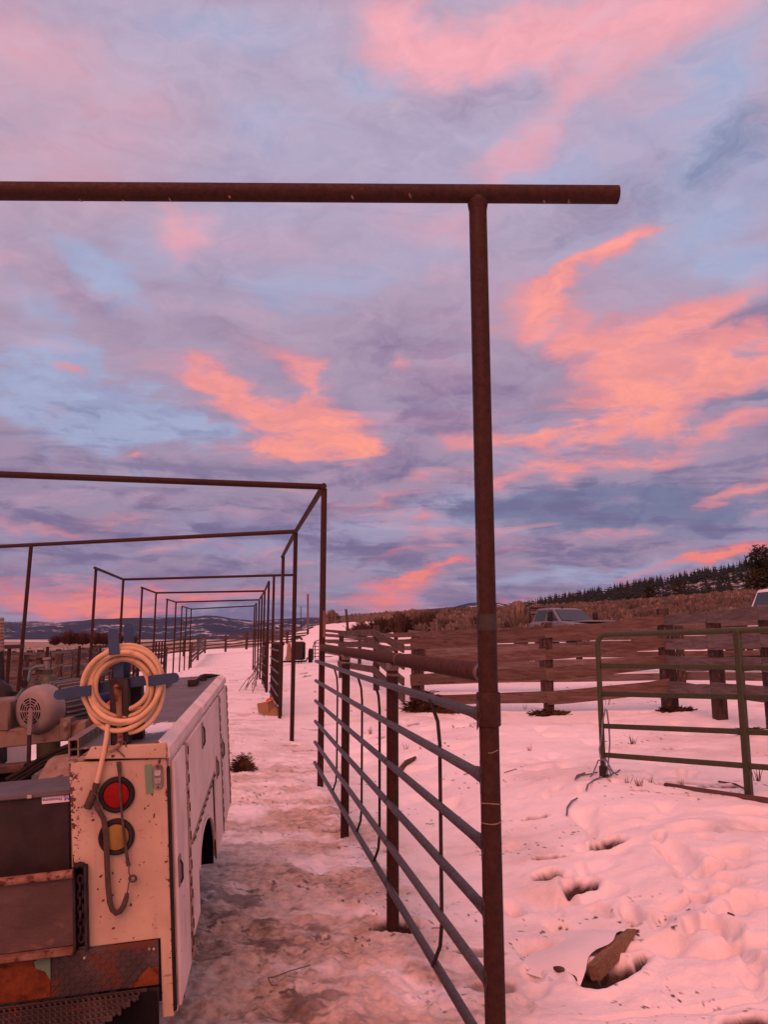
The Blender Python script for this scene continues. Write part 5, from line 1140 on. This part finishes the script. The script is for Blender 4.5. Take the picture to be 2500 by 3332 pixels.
# toolbox in the tailgate gap
tx = on_truck('toolbox', 'black steel toolbox with a grey lid and a white sticker, behind the tailgate', 'toolbox', (-.7, .2, -.5))
b = TB(); b.box(((XW - .345) / 2 + .16, .175, -.33), (-XW - .345 - .32, .25, .36), None, .006); b.build('body', BLKBOX, tx)
b = TB(); b.box(((XW - .345) / 2 + .16, .17, -.151), (-XW - .345 - .31, .27, .016), None, .004); b.build('lid', BOXTOP, tx)
b = TB(); b.box((-.474, .033, -.152), (.016, .006, .012), None, .002); b.build('latch', CLEARL, tx)
b = TB(); b.box((-.392, .0485, -.171), (.092, .003, .026), None, .001); stk = b.build('sticker', STICKER, tx)
def text(body, size, frame, m_, par, nm='lettering'):
    cu = bpy.data.curves.new(nm, 'FONT'); cu.body = body; cu.size = size; cu.extrude = .0004; cu.align_x = 'CENTER'; cu.align_y = 'CENTER'
    to = bpy.data.objects.new(nm + '_tmp', cu); COL.objects.link(to); bpy.context.view_layer.update()
    me = bpy.data.meshes.new_from_object(to.evaluated_get(bpy.context.evaluated_depsgraph_get())); bpy.data.objects.remove(to)
    me.transform(TM[par.name].inverted() @ frame); me.materials.clear(); me.materials.append(m_)
    o = bpy.data.objects.new(nm, me); COL.objects.link(o); o.parent = par; TM[o.name] = TM[par.name]; return o
RF = Matrix.Rotation(R(90), 4, 'X')
text('Montezuma', .0135, TMX @ Matrix.Translation((-.403, .0462, -.1715)) @ RF @ Matrix.Rotation(R(180), 4, 'Z'), INK, stk)
text('M', .026, TMX @ Matrix.Translation((-.354, .0462, -.169)) @ RF @ Matrix.Rotation(R(180), 4, 'Z'), INK, stk)
# electric motor on its beam
mo = on_truck('electric_motor', 'grey finned electric motor with a slotted fan cover on the truck bed', 'motor', (-.72, 1.0, -.06))
mc = Vector((-.728, .90, .050)); md = Vector((.46, .89, .0)).normalized(); Q = md.to_track_quat('Z', 'Y').to_matrix().to_4x4()
MM = TMX @ Matrix.Translation(mc) @ Q
b = MB(MM); b.lathe([(.0, .0), (.074, .0), (.090, .005), (.104, .018), (.110, .04), (.110, .10), (.0, .10)], 40); fc = b.build('fan_cover', GREYM, mo, 50)
for i, rr in enumerate((.019, .031, .043, .055)):
    ns = 4 if i == 0 else 8
    for k in range(ns):
        a0, a1 = 2 * math.pi * (k + .11) / ns, 2 * math.pi * (k + .89) / ns; c = MB(MM); V = []; n_ = 7
        for j in range(n_):
            a = a0 + (a1 - a0) * j / (n_ - 1)
            for q in (rr - .0033, rr + .0033): V.append((math.cos(a) * q, math.sin(a) * q, -.0012))
        c.add(V, [(2 * j, 2 * j + 1, 2 * j + 3, 2 * j + 2) for j in range(n_ - 1)]); c.build('slot', DARKIN, fc)
b = MB(MM); b.lathe([(.0, .10), (.094, .10), (.094, .30), (.08, .32), (0, .32)], 30); b.build('housing', GREYM, mo)
for k in range(30):
    a = 2 * math.pi * k / 30; c = MB(MM); c.box((math.cos(a) * .104, math.sin(a) * .104, .205), (.026, .0045, .19), Matrix.Rotation(a, 3, 'Z')); c.build('fin', GREYM, mo)
b = TB(); b.box((-.80 - .28, 1.02, .035), (.52, .22, .14), None, .01); b.build('terminal_box', CREAMB, mo)
cr = on_truck('steel_beam', 'worn cream steel beam carrying the motor across the truck bed', 'beam', (-.8, .95, -.11))
b = TB(); b.beam((-1.62, .93, -.082), (-.50, .98, -.058), .078, .10, ch=.004); b.build('web', CREAMB, cr)
b = TB(); b.box((-.585, .985, -.045), (.05, .14, .10), None, .004); b.build('end_plate', CREAMB, cr)
for z in (-.02, -.07): b = TB(); b.tube([(-.575, .90, z), (-.575, .885, z)], .011, 6); b.build('bolt', GREYM, cr)
br = on_truck('pry_bar', 'dark upright bar with a taped pale end leaning before the motor fan', 'bar', (-.72, .86, -.24))
b = TB(); b.tube([(-.722, .84, -.26), (-.720, .855, -.05)], .0095, 8); b.build('shaft', BLACKI, br); b = TB(); b.beam((-.720, .855, -.05), (-.717, .865, .042), .021, .012, up=(1, 0, 0), ch=.002); b.build('handle', GREYM, br)
bh = on_truck('hydraulic_hose', 'pair of black rubber hoses curving along the pale wheel housing', 'hose', (-.6, .8, -.13))
for dz__, dx_ in ((0, 0), (-.032, .012), (-.018, .04)):
    b = TB(); b.tube([(-.80, .80, -.225 + dz__), (-.72, .82, -.185 + dz__), (-.66, .82, -.150 + dz__), (-.60, .83, -.125 + dz__), (-.54, .86, -.108 + dz__), (-.45, .9, -.10 + dz__), (-.36, .9, -.095 + dz__)], .0115, 8); b.build('strand', RUBBER, bh)
rk = on_truck('cross_rail', 'grey angle rail with dark gap below, left of the upright bar', 'rail', (-1.0, .86, -.19))
b = TB(); b.box((-1.17, .86, -.185), (.87, .08, .032), None, .003); b.build('angle', CHAN, rk); b = TB(); b.box((-1.17, .92, -.27), (.87, .02, .14)); b.build('web', BLACKI, rk)  # black sheet fills the gap below; its darkness is put into the colour
# gas cylinder
gc = on_truck('gas_cylinder', 'small green gas cylinder with a white label and a handwheel valve', 'gas cylinder', (-.931, 1.9, -.35))
b = MB(TMX @ Matrix.Translation((-.931, 1.9, -.35))); b.lathe([(0, 0), (.064, 0), (.064, .43), (.060, .458), (.048, .485), (.036, .50), (.030, .503), (.030, .53), (0, .53)], 26); b.build('body', GAS, gc, 50)
b = MB(TMX @ Matrix.Translation((-.931, 1.9, .045))); V = []
for j in range(9):
    a = R(205 + 110 * j / 8); 
    for z in (0, .028): V.append((math.cos(a) * .0652, math.sin(a) * .0652, z + .022 + (.004 * math.sin(j))))
b.add(V, [(2 * j, 2 * j + 2, 2 * j + 3, 2 * j + 1) for j in range(8)]); b.build('paper_label', STICKER, gc)
b = MB(TMX @ Matrix.Translation((-.931, 1.9, .045))); V = []
for j in range(4):
    a = R(272 + 36 * j / 3)
    for z in (0, .022): V.append((math.cos(a) * .0662, math.sin(a) * .0662, z + .030))
b.add(V, [(2 * j, 2 * j + 2, 2 * j + 3, 2 * j + 1) for j in range(3)]); b.build('hazard_label', YELL, gc)
b = MB(TMX @ Matrix.Translation((-.935, 1.9, .18))); b.lathe([(0, 0), (.012, 0), (.010, .03), (.013, .04), (.008, .055), (0, .055)], 10); b.lathe([(0, .055), (.022, .055), (.024, .062), (.022, .068), (0, .068)], 14); b.build('valve', GREYM, gc)
b = TB(); b.tube([(-.935, 1.86, .20), (-.985, 1.86, .20), (-1.01, 1.85, .185), (-1.015, 1.83, .13), (-1.03, 1.8, .09), (-1.06, 1.75, .04)], .009, 8); b.build('regulator_hose', TEAL, gc)
b = TB(); b.tube([(-1.03, 1.80, .12), (-1.03, 1.77, .12)], .02, 12); b.build('gauge', BLACKI, gc)
# blue tank
bt_ = on_truck('air_tank', 'blue horizontal air tank with worn pump on the truck bed behind the hose coil', 'tank', (-.7, 2.1, -.1))
b = TB(); q0, q1 = Vector((-.98, 2.05, .0)), Vector((-.44, 2.15, .0)); d = (q1 - q0).normalized(); b.tube([q0, q0 + d * .01, q0 + d * .04, q1 - d * .04, q1 - d * .01, q1], [.03, .055, .066, .066, .055, .03], 24); b.build('vessel', BLUED, bt_, 50)
b = TB(); b.box((-.72, 1.95, -.12), (.42, .20, .04), None, .01); b.build('bracket', BLUED, bt_); b = TB(); b.box((-.77, 1.86, -.075), (.12, .10, .05), Matrix.Rotation(R(8), 3, 'Y'), .012); b.build('pump_head', FENDER, bt_)
b = TB(); b.tube([(-.70, 1.8, -.14), (-.6, 1.75, -.12), (-.5, 1.75, -.12)], .012, 8); b.tube([(-.76, 1.72, -.15), (-.55, 1.72, -.14)], .014, 8); b.build('fittings', FENDER, bt_)
b = TB(); b.tube([(-.58, 1.3, -.11), (-.53, 1.3, -.04), (-.47, 1.35, .01), (-.38, 1.4, .04)], [(.02, .005)] * 4, 8); b.build('red_belt', ORANGE, bt_)
# dark machine with the ribbed rusty stack at the picture edge
mw = on_truck('welder_machine', 'dark rusty machine with a ribbed exhaust stack at the left picture edge', 'machine', (-1.25, 1.9, -.4))
b = TB(); b.box((-1.38, 1.9, -.12), (.30, .5, .5), None, .02); b.lathe([(.13, .0), (.13, .04), (.10, .10), (.05, .15), (0, .16)], 20, Matrix.Translation((-1.22, 1.85, .0))); b.build('body', BLACKI, mw)
b = TB(); b.tube([(-1.195, 1.9, .1), (-1.19, 1.9, .20), (-1.20, 1.9, .30)], [.03, .022, .028], 10); b.tube([(-1.2, 1.86, .08), (-1.0, 1.84, .055)], .008, 6); b.build('column', BLACKI, mw)
prof = [(.0, 0)]
for k in range(21): prof.append((.060 + (.004 if k % 2 else 0), k * .0095))
prof += [(.055, .19), (.0, .19)]
b = MB(TMX @ Matrix.Translation((-1.232, 1.9, .305))); b.lathe(prof, 24); b.build('stack', mottled('banded rusty steel', (0.26, 0.115, 0.06), (0.40, 0.31, 0.27), 7, .8, 0, .2, .2, (1, 1, 5)), mw)

# ------------------------------------------------------------------ cardboard box, hay and odds and ends
cb0 = G(872, 2330)
bxq = thing('cardboard_box', 'flattened brown cardboard box with an orange strap leaning by the gate post', 'box', cb0)
def quad3(pts, th, m_, nm, par):
    P_ = [Vector(p) for p in pts]; n_ = (P_[1] - P_[0]).cross(P_[2] - P_[0]).normalized() * th
    b = MB(); b.add(P_ + [p + n_ for p in P_], [(0, 1, 2, 3), (7, 6, 5, 4), (0, 4, 5, 1), (1, 5, 6, 2), (2, 6, 7, 3), (3, 7, 4, 0)]); return b.build(nm, m_, par, 0)
dcb = cb0.y
quad3([A(837, 2290, dcb + .4), A(842, 2322, dcb + .25), A(876, 2325, dcb + .1), A(873, 2283, dcb + .25)], .012, CARD, 'side', bxq)
quad3([A(873, 2283, dcb + .25), A(876, 2325, dcb + .1), A(912, 2324, dcb + .3), A(888, 2278, dcb + .5)], .012, CARD, 'side', bxq)
quad3([A(866, 2324, dcb + .12), A(876, 2341, dcb), A(908, 2328, dcb + .05), A(898, 2300, dcb + .2)], .012, CARD, 'flap', bxq)
quad3([A(888, 2278, dcb + .5), A(905, 2326, dcb + .3), A(908, 2300, dcb + .7), A(897, 2290, dcb + .9)], .012, SNOWC, 'inner_side', bxq)
b = MB(); b.tube([A(866, 2288, dcb + .2), A(870, 2278, dcb + .25), A(878, 2274, dcb + .3), A(888, 2274, dcb + .4)], [(.03, .006)] * 4, 8); b.build('strap', ORANGE, bxq)
def hayclump(label, px, py, wpx, hpx, seed, dist=None, n=1000):
    c = G(px, py) if dist is None else A(px, py, dist); c.z = gz(c.x, c.y); s_ = c.y / F
    mb = MB(); r_ = random.Random(seed); rx = wpx * s_ / 2; hz = hpx * s_
    for i in range(n):
        a = r_.uniform(0, 6.28); q = math.sqrt(r_.random()); e = c + Vector((math.cos(a) * rx * q, math.sin(a) * rx * .7 * q, hz * (1 - q * q) * r_.uniform(.2, 1)))
        b_ = r_.uniform(0, 6.28); L = rx * r_.uniform(.15, .45); d = Vector((math.cos(b_) * L, math.sin(b_) * L, r_.uniform(-.3, .5) * L)); w = Vector((-math.sin(b_), math.cos(b_), .5)) * .0035 * max(.6, rx / .25)
        mb.add([e - w, e + w, e + d * .6 + w + Vector((0, 0, .1 * L)), e + d], [(0, 1, 2, 3)])
    core = len(mb.v); mb.lathe([(rx * .8, -.03), (rx * .7, hz * .25), (rx * .4, hz * .55), (0.01, hz * .65)], 12, Matrix.Translation(c) @ Matrix.Diagonal((1, .7, 1, 1)))
    return tag(mb.build('hay_clump', HAY, smooth=0), label, 'hay')
hayclump('dark clump of old hay on the snow just right of the service truck', 790, 2505, 80, 52, 1)
hayclump('dark hay heaped at the foot of the pale-streaked fence post', 1395, 2318, 150, 60, 2, 14.7)
hayclump('low strip of hay under the fence right of the heaped hay', 1480, 2322, 120, 14, 3, 14.2, 500)
hayclump('dark weeds at the foot of the middle fence post', 1790, 2310, 120, 11, 4, 13.2, 800)
hayclump('dark weeds under the corner of the board fence', 2200, 2266, 110, 10, 5, 12.9, 800)
hayclump('dark weeds under the grey boards at the right edge', 2440, 2290, 110, 10, 6, 10.2, 800)
hayclump('small dark heap on the far snow right of the tall pale post', 1016, 2068, 30, 8, 7, 95, 160)
def tuft(label, px, py, hpx, n, seed, spread=.5, m_=DRYG, dist=None):
    c = G(px, py); s_ = c.y / F; mb = MB(); r_ = random.Random(seed); c.z = gfull(c.x, c.y) - .01; hz = hpx * s_
    for i in range(n):
        a = r_.uniform(0, 6.28); L = hz * r_.uniform(.4, 1.0); o_ = Vector((math.cos(a), math.sin(a) * .6, 0)) * hz * .25 * r_.random()
        d = Vector((math.cos(a) * spread * r_.random(), math.sin(a) * spread * r_.random(), 1)).normalized()
        mb.tube([c + o_, c + o_ + d * L * .6, c + o_ + d * L + Vector((math.cos(a), math.sin(a), -.3)) * L * .15 * r_.random()], [.0032, .0026, .001], 4)
    return tag(mb.build('grass_tuft', m_), label, 'grass tuft')
for i, (px, py, h, n, lb) in enumerate([
    (2060,2420,36,12,'dry grass tuft seen through the second lowest gap of the green gate'),(1725,2445,26,7,'few dry stems in open snow left of the green gate'),(2080,2560,40,12,'dry stems by the rope in front of the green gate'),
    (2045,2552,28,6,'sparse stems just right of the gate rope'),(2120,2550,30,6,'bent stems in front of the green gate rail'),(1206,2390,30,14,'tuft of dry grass between the two fence posts behind the rails'),(1325,2440,30,6,'sparse stems beside the half buried stick behind the rails'),
    (1335,2300,46,5,'tall thin weeds standing left of the heaped hay'),(2225,2560,24,6,'dark stems by the hole under the green gate'),(2470,2540,60,9,'bare twigs behind the upright of the green gate'),(1975,2290,50,7,'tall dry stems left of the green gate corner'),(1710,2310,26,5,'short stems under the near board fence')]):
    tuft(lb, px, py, h, n, 60 + i, .6, DRYG if i % 3 else STICK)
def stick(label, pl, r, m_=STICK, name='stick', lift=.01):
    b = MB(); pts = []
    for x, y in pl:
        q = G(x, y); q.z = gfull(q.x, q.y) + lift; pts.append(q)
    b.tube(pts, [r] * (len(pts) - 1) + [r * .6], 7); return tag(b.build(name, m_), label, 'stick' if name == 'stick' else name.replace('_', ' '))
stick('short thick stick poking out of the snow behind the rails', [(1300, 2505), (1325, 2490), (1352, 2474)], .035, lift=.03)
stick('long thin stick lying along the rim of the biggest snow hole', [(1812, 3158), (1870, 3182), (1930, 3196), (1985, 3206)], .008)
stick('dark curled root in the snow left of the biggest hole', [(1808, 3150), (1822, 3165), (1835, 3172)], .016)
stick('thin curved twig on the muddy snow at the bottom', [(1010, 3150), (940, 3165), (890, 3178), (872, 3195), (885, 3210), (905, 3215)], .0028, DRYG)
stick('short twig at the right of the snow yard', [(2372, 2988), (2385, 2980), (2392, 2976)], .005)
stick('lone stem lying left in the snow near the near post', [(1642, 2520), (1665, 2510), (1678, 2503)], .004)
stick('bent branch in the snow under the green gate rail', [(2340, 2545), (2395, 2555), (2440, 2580)], .008)
# the half buried plank over its hole, with a cap of snow
q0, q1 = G(1935, 3168), G(2062, 3042); 
pk_ = thing('log', 'split brown log end sticking out of a hole under a cap of snow', 'log', q0)
p0 = v3(q0, gz(q0.x, q0.y) - .008); p1 = v3(q1, gz(q1.x, q1.y) - .002); up_ = Vector((-.25, .1, 1))
b = MB(); dlg = (p1 - p0).normalized(); nlg = 14; rl = random.Random(77); upn = (up_ - dlg * up_.dot(dlg)).normalized(); sdn = dlg.cross(upn); V = []
for i in range(nlg):
    s_ = i / (nlg - 1); tp = 1 - .75 * (s_ - .5) / .5 if s_ > .5 else 1
    for j in range(10):
        a = 2 * math.pi * j / 10; rx_, rz_ = .034, .044 * tp
        cxs = max(-.75, min(.75, math.cos(a) * 1.5)); czs = max(-.8, min(.8, math.sin(a) * 1.5)); k_ = rl.uniform(.95, 1.05)
        V.append(p0.lerp(p1, s_) + sdn * (cxs * rx_ * k_) + upn * (czs * rz_ * k_ + .055 * (tp - 1) * -.3 + .012))
b.add(V, [(i * 10 + j, i * 10 + (j + 1) % 10, (i + 1) * 10 + (j + 1) % 10, (i + 1) * 10 + j) for i in range(nlg - 1) for j in range(10)] + [tuple(range(9, -1, -1)), tuple(range((nlg - 1) * 10, nlg * 10))])
b.build('wood', mottled('split log wood', (0.20, 0.125, 0.072), (0.30, 0.195, 0.12), 14, .9, 0, .1, .5, (3, 3, 10), (0.075, 0.042, 0.026), (.56, .7), 22), pk_)
d = (p1 - p0); sdv = d.cross(Vector((0, 0, 1))).normalized()
mb = MB(); n0, n1 = 16, 8; V = []
for i in range(n0):
    for j in range(n1):
        s_ = -.25 + 1.35 * i / (n0 - 1); t_ = j / (n1 - 1); q = p0 + d * s_ - sdv * (.038 + .36 * t_ + .02 * math.sin(9 * s_))
        z = gz(q.x, q.y); e = math.sin(math.pi * i / (n0 - 1)) ** .5
        q.z = z - .03 + e * (.088 * (1 - t_ ** 1.6)) * (.85 + .25 * float(fbm(np.array([s_ * 3.]), np.array([t_ * 3.]))[0])); V.append(q)
mb.add(V, [(i * n1 + j, i * n1 + j + 1, (i + 1) * n1 + j + 1, (i + 1) * n1 + j) for i in range(n0 - 1) for j in range(n1 - 1)])
b2 = [tuple(f) for f in mb.f]; mb.build('snow_cap', SNOWC, pk_, 80)

# ------------------------------------------------------------------ equipment trailer beyond the alley, tyre, round-cornered gate
d_ = 43.0; sP = d_ / F
e0 = A(975, 2158, d_); ground_e = gz(e0.x, e0.y)
et = thing('welding_trailer', 'small dark equipment trailer with a hanging coat and one visible tyre, beyond the third arch', 'trailer', (e0.x, e0.y, ground_e))
W = lambda px, py, dd=0: A(px, py, d_ + dd)
b = MB(); c0 = (W(957, 2095) + W(985, 2140)) / 2; b.box(c0, (.62, .7, 1.0), None, .06); b.build('cabinet', BLKBOX, et)
b = MB(); b.box((W(990, 2098) + W(978, 2138)) / 2, (.30, .5, .95), None, .04); b.tube([W(945, 2082), W(958, 2074), W(975, 2072), W(984, 2082)], .06, 8); b.build('tank', BLACKI, et)
b = MB(); b.prism([(-.16, 0), (.18, 0), (.13, .55), (.08, .95), (-.10, .95), (-.14, .4)], -.05, .08, (0, 2, 1)); 
b.v = [tuple(Vector(v) + W(940, 2150)) for v in b.v]; b.build('coat', FENDER, et, bevel=.02)
b = MB(); b.tube([W(915, 2153), W(960, 2153), W(996, 2151), W(1000, 2142), W(1006, 2140)], .05, 8); b.build('axle', BLACKI, et)
b = MB(); b.tube([W(979, 2128), W(990, 2128)], .16, 12); b.box(W(981, 2139), (.28, .2, .1)); b.build('jack', BLACKI, et)
for x in ((967, 975), (978, 981)): b = MB(); b.tube([W(x[0], 2150), W(x[1], 2164)], .025, 5); b.build('leg', BLACKI, et)
b = MB(); b.tube([W(938, 2098), W(934, 2130), W(925, 2152)], .02, 5); b.build('cable', BLACKI, et)
tw_ = A(1010, 2160, d_); rT = .38
wheel(tw_.x - .1, tw_.x + .11, tw_.y, gz(tw_.x, tw_.y) + rT - .01, rT, et, 'wheel', Matrix.Identity(4)) ; wheel(tw_.x - 2.1, tw_.x - 1.9, tw_.y, gz(tw_.x, tw_.y) + rT - .01, rT, et, 'wheel', Matrix.Identity(4))
rg = thing('round_gate', 'rounded corner pipe gate beside the trailer tyre', 'gate', A(1020, 2143, 46))
za = A(1019, 2143, 46); L = 5.2; zt_ = A(1030, 2082, 46).z; z0_ = za.z
b = MB(); b.tube([Vector((za.x, za.y, z0_ - .1)), Vector((za.x, za.y, zt_ - .35)), Vector((za.x + .1, za.y, zt_ - .1)), Vector((za.x + .35, za.y, zt_)), Vector((za.x + L, za.y - .6, zt_))], .028, 8); b.build('frame', RUST, rg)
b = MB(); b.tube([Vector((za.x + .12, za.y - .05, z0_)), Vector((za.x + .12, za.y - .05, zt_ - .08))], .025, 6); b.build('upright', RUST, rg)
for k in range(5): z = z0_ + .12 + k * (zt_ - z0_ - .3) / 4; b = MB(); b.tube([Vector((za.x, za.y, z)), Vector((za.x + L, za.y - .6, z))], .022, 6); b.build('rail', RUST, rg)
bd = A(990, 2090, 79); 

# ------------------------------------------------------------------ pickup behind the fence
def make_pickup(label, M, paint, name='pickup_truck'):
    t = thing(name, label, 'pickup', M=M); PB = lambda: MB(M)
    def sec(pr, w0, nm, m_, bev=.05):
        b = PB(); b.prism(pr, -w0, w0, (1, 2, 0)); return b.build(nm, m_, t, 30, bev)
    # +y is the front; z = 0 the ground
    sec([(-1.12, .55), (2.55, .50), (2.75, .62), (2.78, 1.08), (2.66, 1.22), (1.1, 1.36), (.95, 1.36), (-1.0, 1.36), (-1.12, 1.34)], .98, 'body', paint, .07)
    b = PB(); b.box((0, -2.15, .98), (1.96, 1.95, .12), None, .02); b.build('flatbed', BLACKI, t)
    b = PB(); pr = [(1.02, 1.34), (.30, 1.90), (-.1, 1.95), (-.85, 1.93), (-1.02, 1.34)]; V = []
    for sx_ in (-1, 1):
        for (y, z) in pr: V.append((sx_ * (.92 - .20 * (z - 1.34) / .6), y, z))
    b.add(V, [(0, 1, 2, 3, 4)[::-1], (5, 6, 7, 8, 9), (0, 5, 6, 1)[::-1], (1, 6, 7, 2)[::-1], (2, 7, 8, 3)[::-1], (3, 8, 9, 4)[::-1]]); b.build('cab', paint, t, 30, .05)
    wx = lambda z: .92 - .20 * (z - 1.34) / .6
    b = PB(); z0, z1 = 1.39, 1.845; ya, yb = 1.02 - (z0 - 1.34) / .56 * .72, 1.02 - (z1 - 1.34) / .56 * .72
    b.add([(-wx(z0) + .09, ya + .03, z0 + .02), (wx(z0) - .09, ya + .03, z0 + .02), (wx(z1) - .08, yb + .03, z1 + .02), (-wx(z1) + .08, yb + .03, z1 + .02), (-wx(z0) + .09, ya, z0), (wx(z0) - .09, ya, z0), (wx(z1) - .08, yb, z1), (-wx(z1) + .08, yb, z1)], [(0, 1, 2, 3), (4, 7, 6, 5), (0, 4, 5, 1), (1, 5, 6, 2), (2, 6, 7, 3), (3, 7, 4, 0)]); b.build('windshield', GLASS, t)
    for sx_ in (-1, 1):
        for (q0, q1) in (((.78, .26), (.02, -.02)), ((-.08, -.08), (-.86, -.78))):
            o_ = sx_ * .012; b = PB(); V = [(sx_ * wx(1.40) + o_, q0[0], 1.40), (sx_ * wx(1.40) + o_, q1[0], 1.40), (sx_ * wx(1.85) + o_, q1[1], 1.85), (sx_ * wx(1.85) + o_, q0[1], 1.85)]; V += [(v[0] - 2 * o_, v[1], v[2]) for v in V]
            b.add(V, [(0, 1, 2, 3), (7, 6, 5, 4), (0, 4, 5, 1), (1, 5, 6, 2), (2, 6, 7, 3), (3, 7, 4, 0)]); b.build('side_window', GLASS, t)
        b = PB(); b.box((sx_ * 1.16, .66, 1.56), (.26, .12, .40), None, .04); b.tube([(sx_ * .9, .66, 1.45), (sx_ * 1.08, .64, 1.47)], .025, 6); b.build('mirror', BLACKI, t)
        b = PB(); b.box((sx_ * .78, 2.76, .98), (.36, .08, .24), None, .03); b.build('headlight', CLEARL, t)
        for yy in (1.75, -2.0): wheel(sx_ * .98 - (.28 if sx_ > 0 else 0), sx_ * .98 + (.28 if sx_ < 0 else 0), yy, .40, .40, t, 'wheel', M)
    b = PB(); b.box((0, 2.78, 1.0), (1.16, .06, .40), None, .02); gr = b.build('grille', DARKIN, t)
    b = PB(); b.box((0, 2.80, 1.20), (1.3, .09, .07), None, .03); b.box((0, 2.80, .80), (1.2, .08, .05), None, .02); b.box((-.6, 2.80, 1.0), (.06, .08, .42), None, .02); b.box((.6, 2.80, 1.0), (.06, .08, .42), None, .02); b.build('grille_frame', CHROME, gr)
    for k in range(3): b = PB(); b.box((0, 2.815, .88 + k * .10), (1.14, .03, .025), None, .008); b.build('grille_bar', CHROME, gr)
    b = PB(); b.box((0, 2.82, .60), (1.96, .2, .22), None, .05); b.build('bumper', CHROME, t)
    b = PB(); b.box((0, 1.85, 1.335), (1.3, 1.5, .07), None, .03); b.build('hood_bulge', paint, t)
    b = PB(); b.tube([(-.9, -1.15, 1.3), (-.88, -1.15, 1.98), (.88, -1.15, 1.98), (.9, -1.15, 1.3)], .04, 8); b.tube([(-.88, -1.15, 1.7), (.88, -1.15, 1.7)], .03, 6); b.build('headache_rack', BLACKI, t)
    b = PB(); b.tube([(.12, .1, 1.94), (.12, .02, 2.02)], [.05, .02], 6); b.build('roof_fin', BLACKI, t)
    return t
dq = 33.0; q = A(1838, 2100, dq); gq = gz(q.x, q.y); ztop = A(1850, 1981, dq).z
PM = Matrix.Translation((q.x, q.y, ztop - 1.915)) @ Matrix.Rotation(R(180 + 24), 4, 'Z')
pu = make_pickup('silver crew cab pickup parked behind the near board fence', PM, SILVER)
q = A(2500, 2100, 22); z_ = A(2520, 1912, 22).z
wp = dup(pu, Matrix.Translation((q.x + 1.02, q.y, z_ - 1.955)) @ Matrix.Rotation(R(180 + 8), 4, 'Z'), 'white pickup cut off by the right edge of the picture', None, {SILVER: WHITEP})
for ch in list(wp.children):
    if ch.name.startswith('headache'): bpy.data.objects.remove(ch)
# snow plank on the far fence top
q = A(2377, 1996, 14.5)
b = MB(); b.box(q, (.19, .10, .035), None, .01); o = b.build('snow_lump', SNOWC); tag(o, 'strip of snow on top of the post behind the grey fence', 'snow')
# ------------------------------------------------------------------ air: thin even haze round the whole place
hz = MB(); hz.box((0, 0, 280), (15600, 15600, 620)); 
hm = bpy.data.materials.new('pale haze'); hm.use_nodes = True; hn = hm.node_tree; hn.nodes.clear()
pv_ = hn.nodes.new('ShaderNodeVolumePrincipled'); pv_.inputs['Color'].default_value = (0.42, 0.60, 1.0, 1); pv_.inputs['Density'].default_value = 3.4e-5; pv_.inputs['Anisotropy'].default_value = 0.0
ho_ = hn.nodes.new('ShaderNodeOutputMaterial'); hn.links.new(pv_.outputs[0], ho_.inputs['Volume'])
tag(hz.build('haze', hm, smooth=0), 'thin pale haze between the camera and the far hills', kind='stuff')
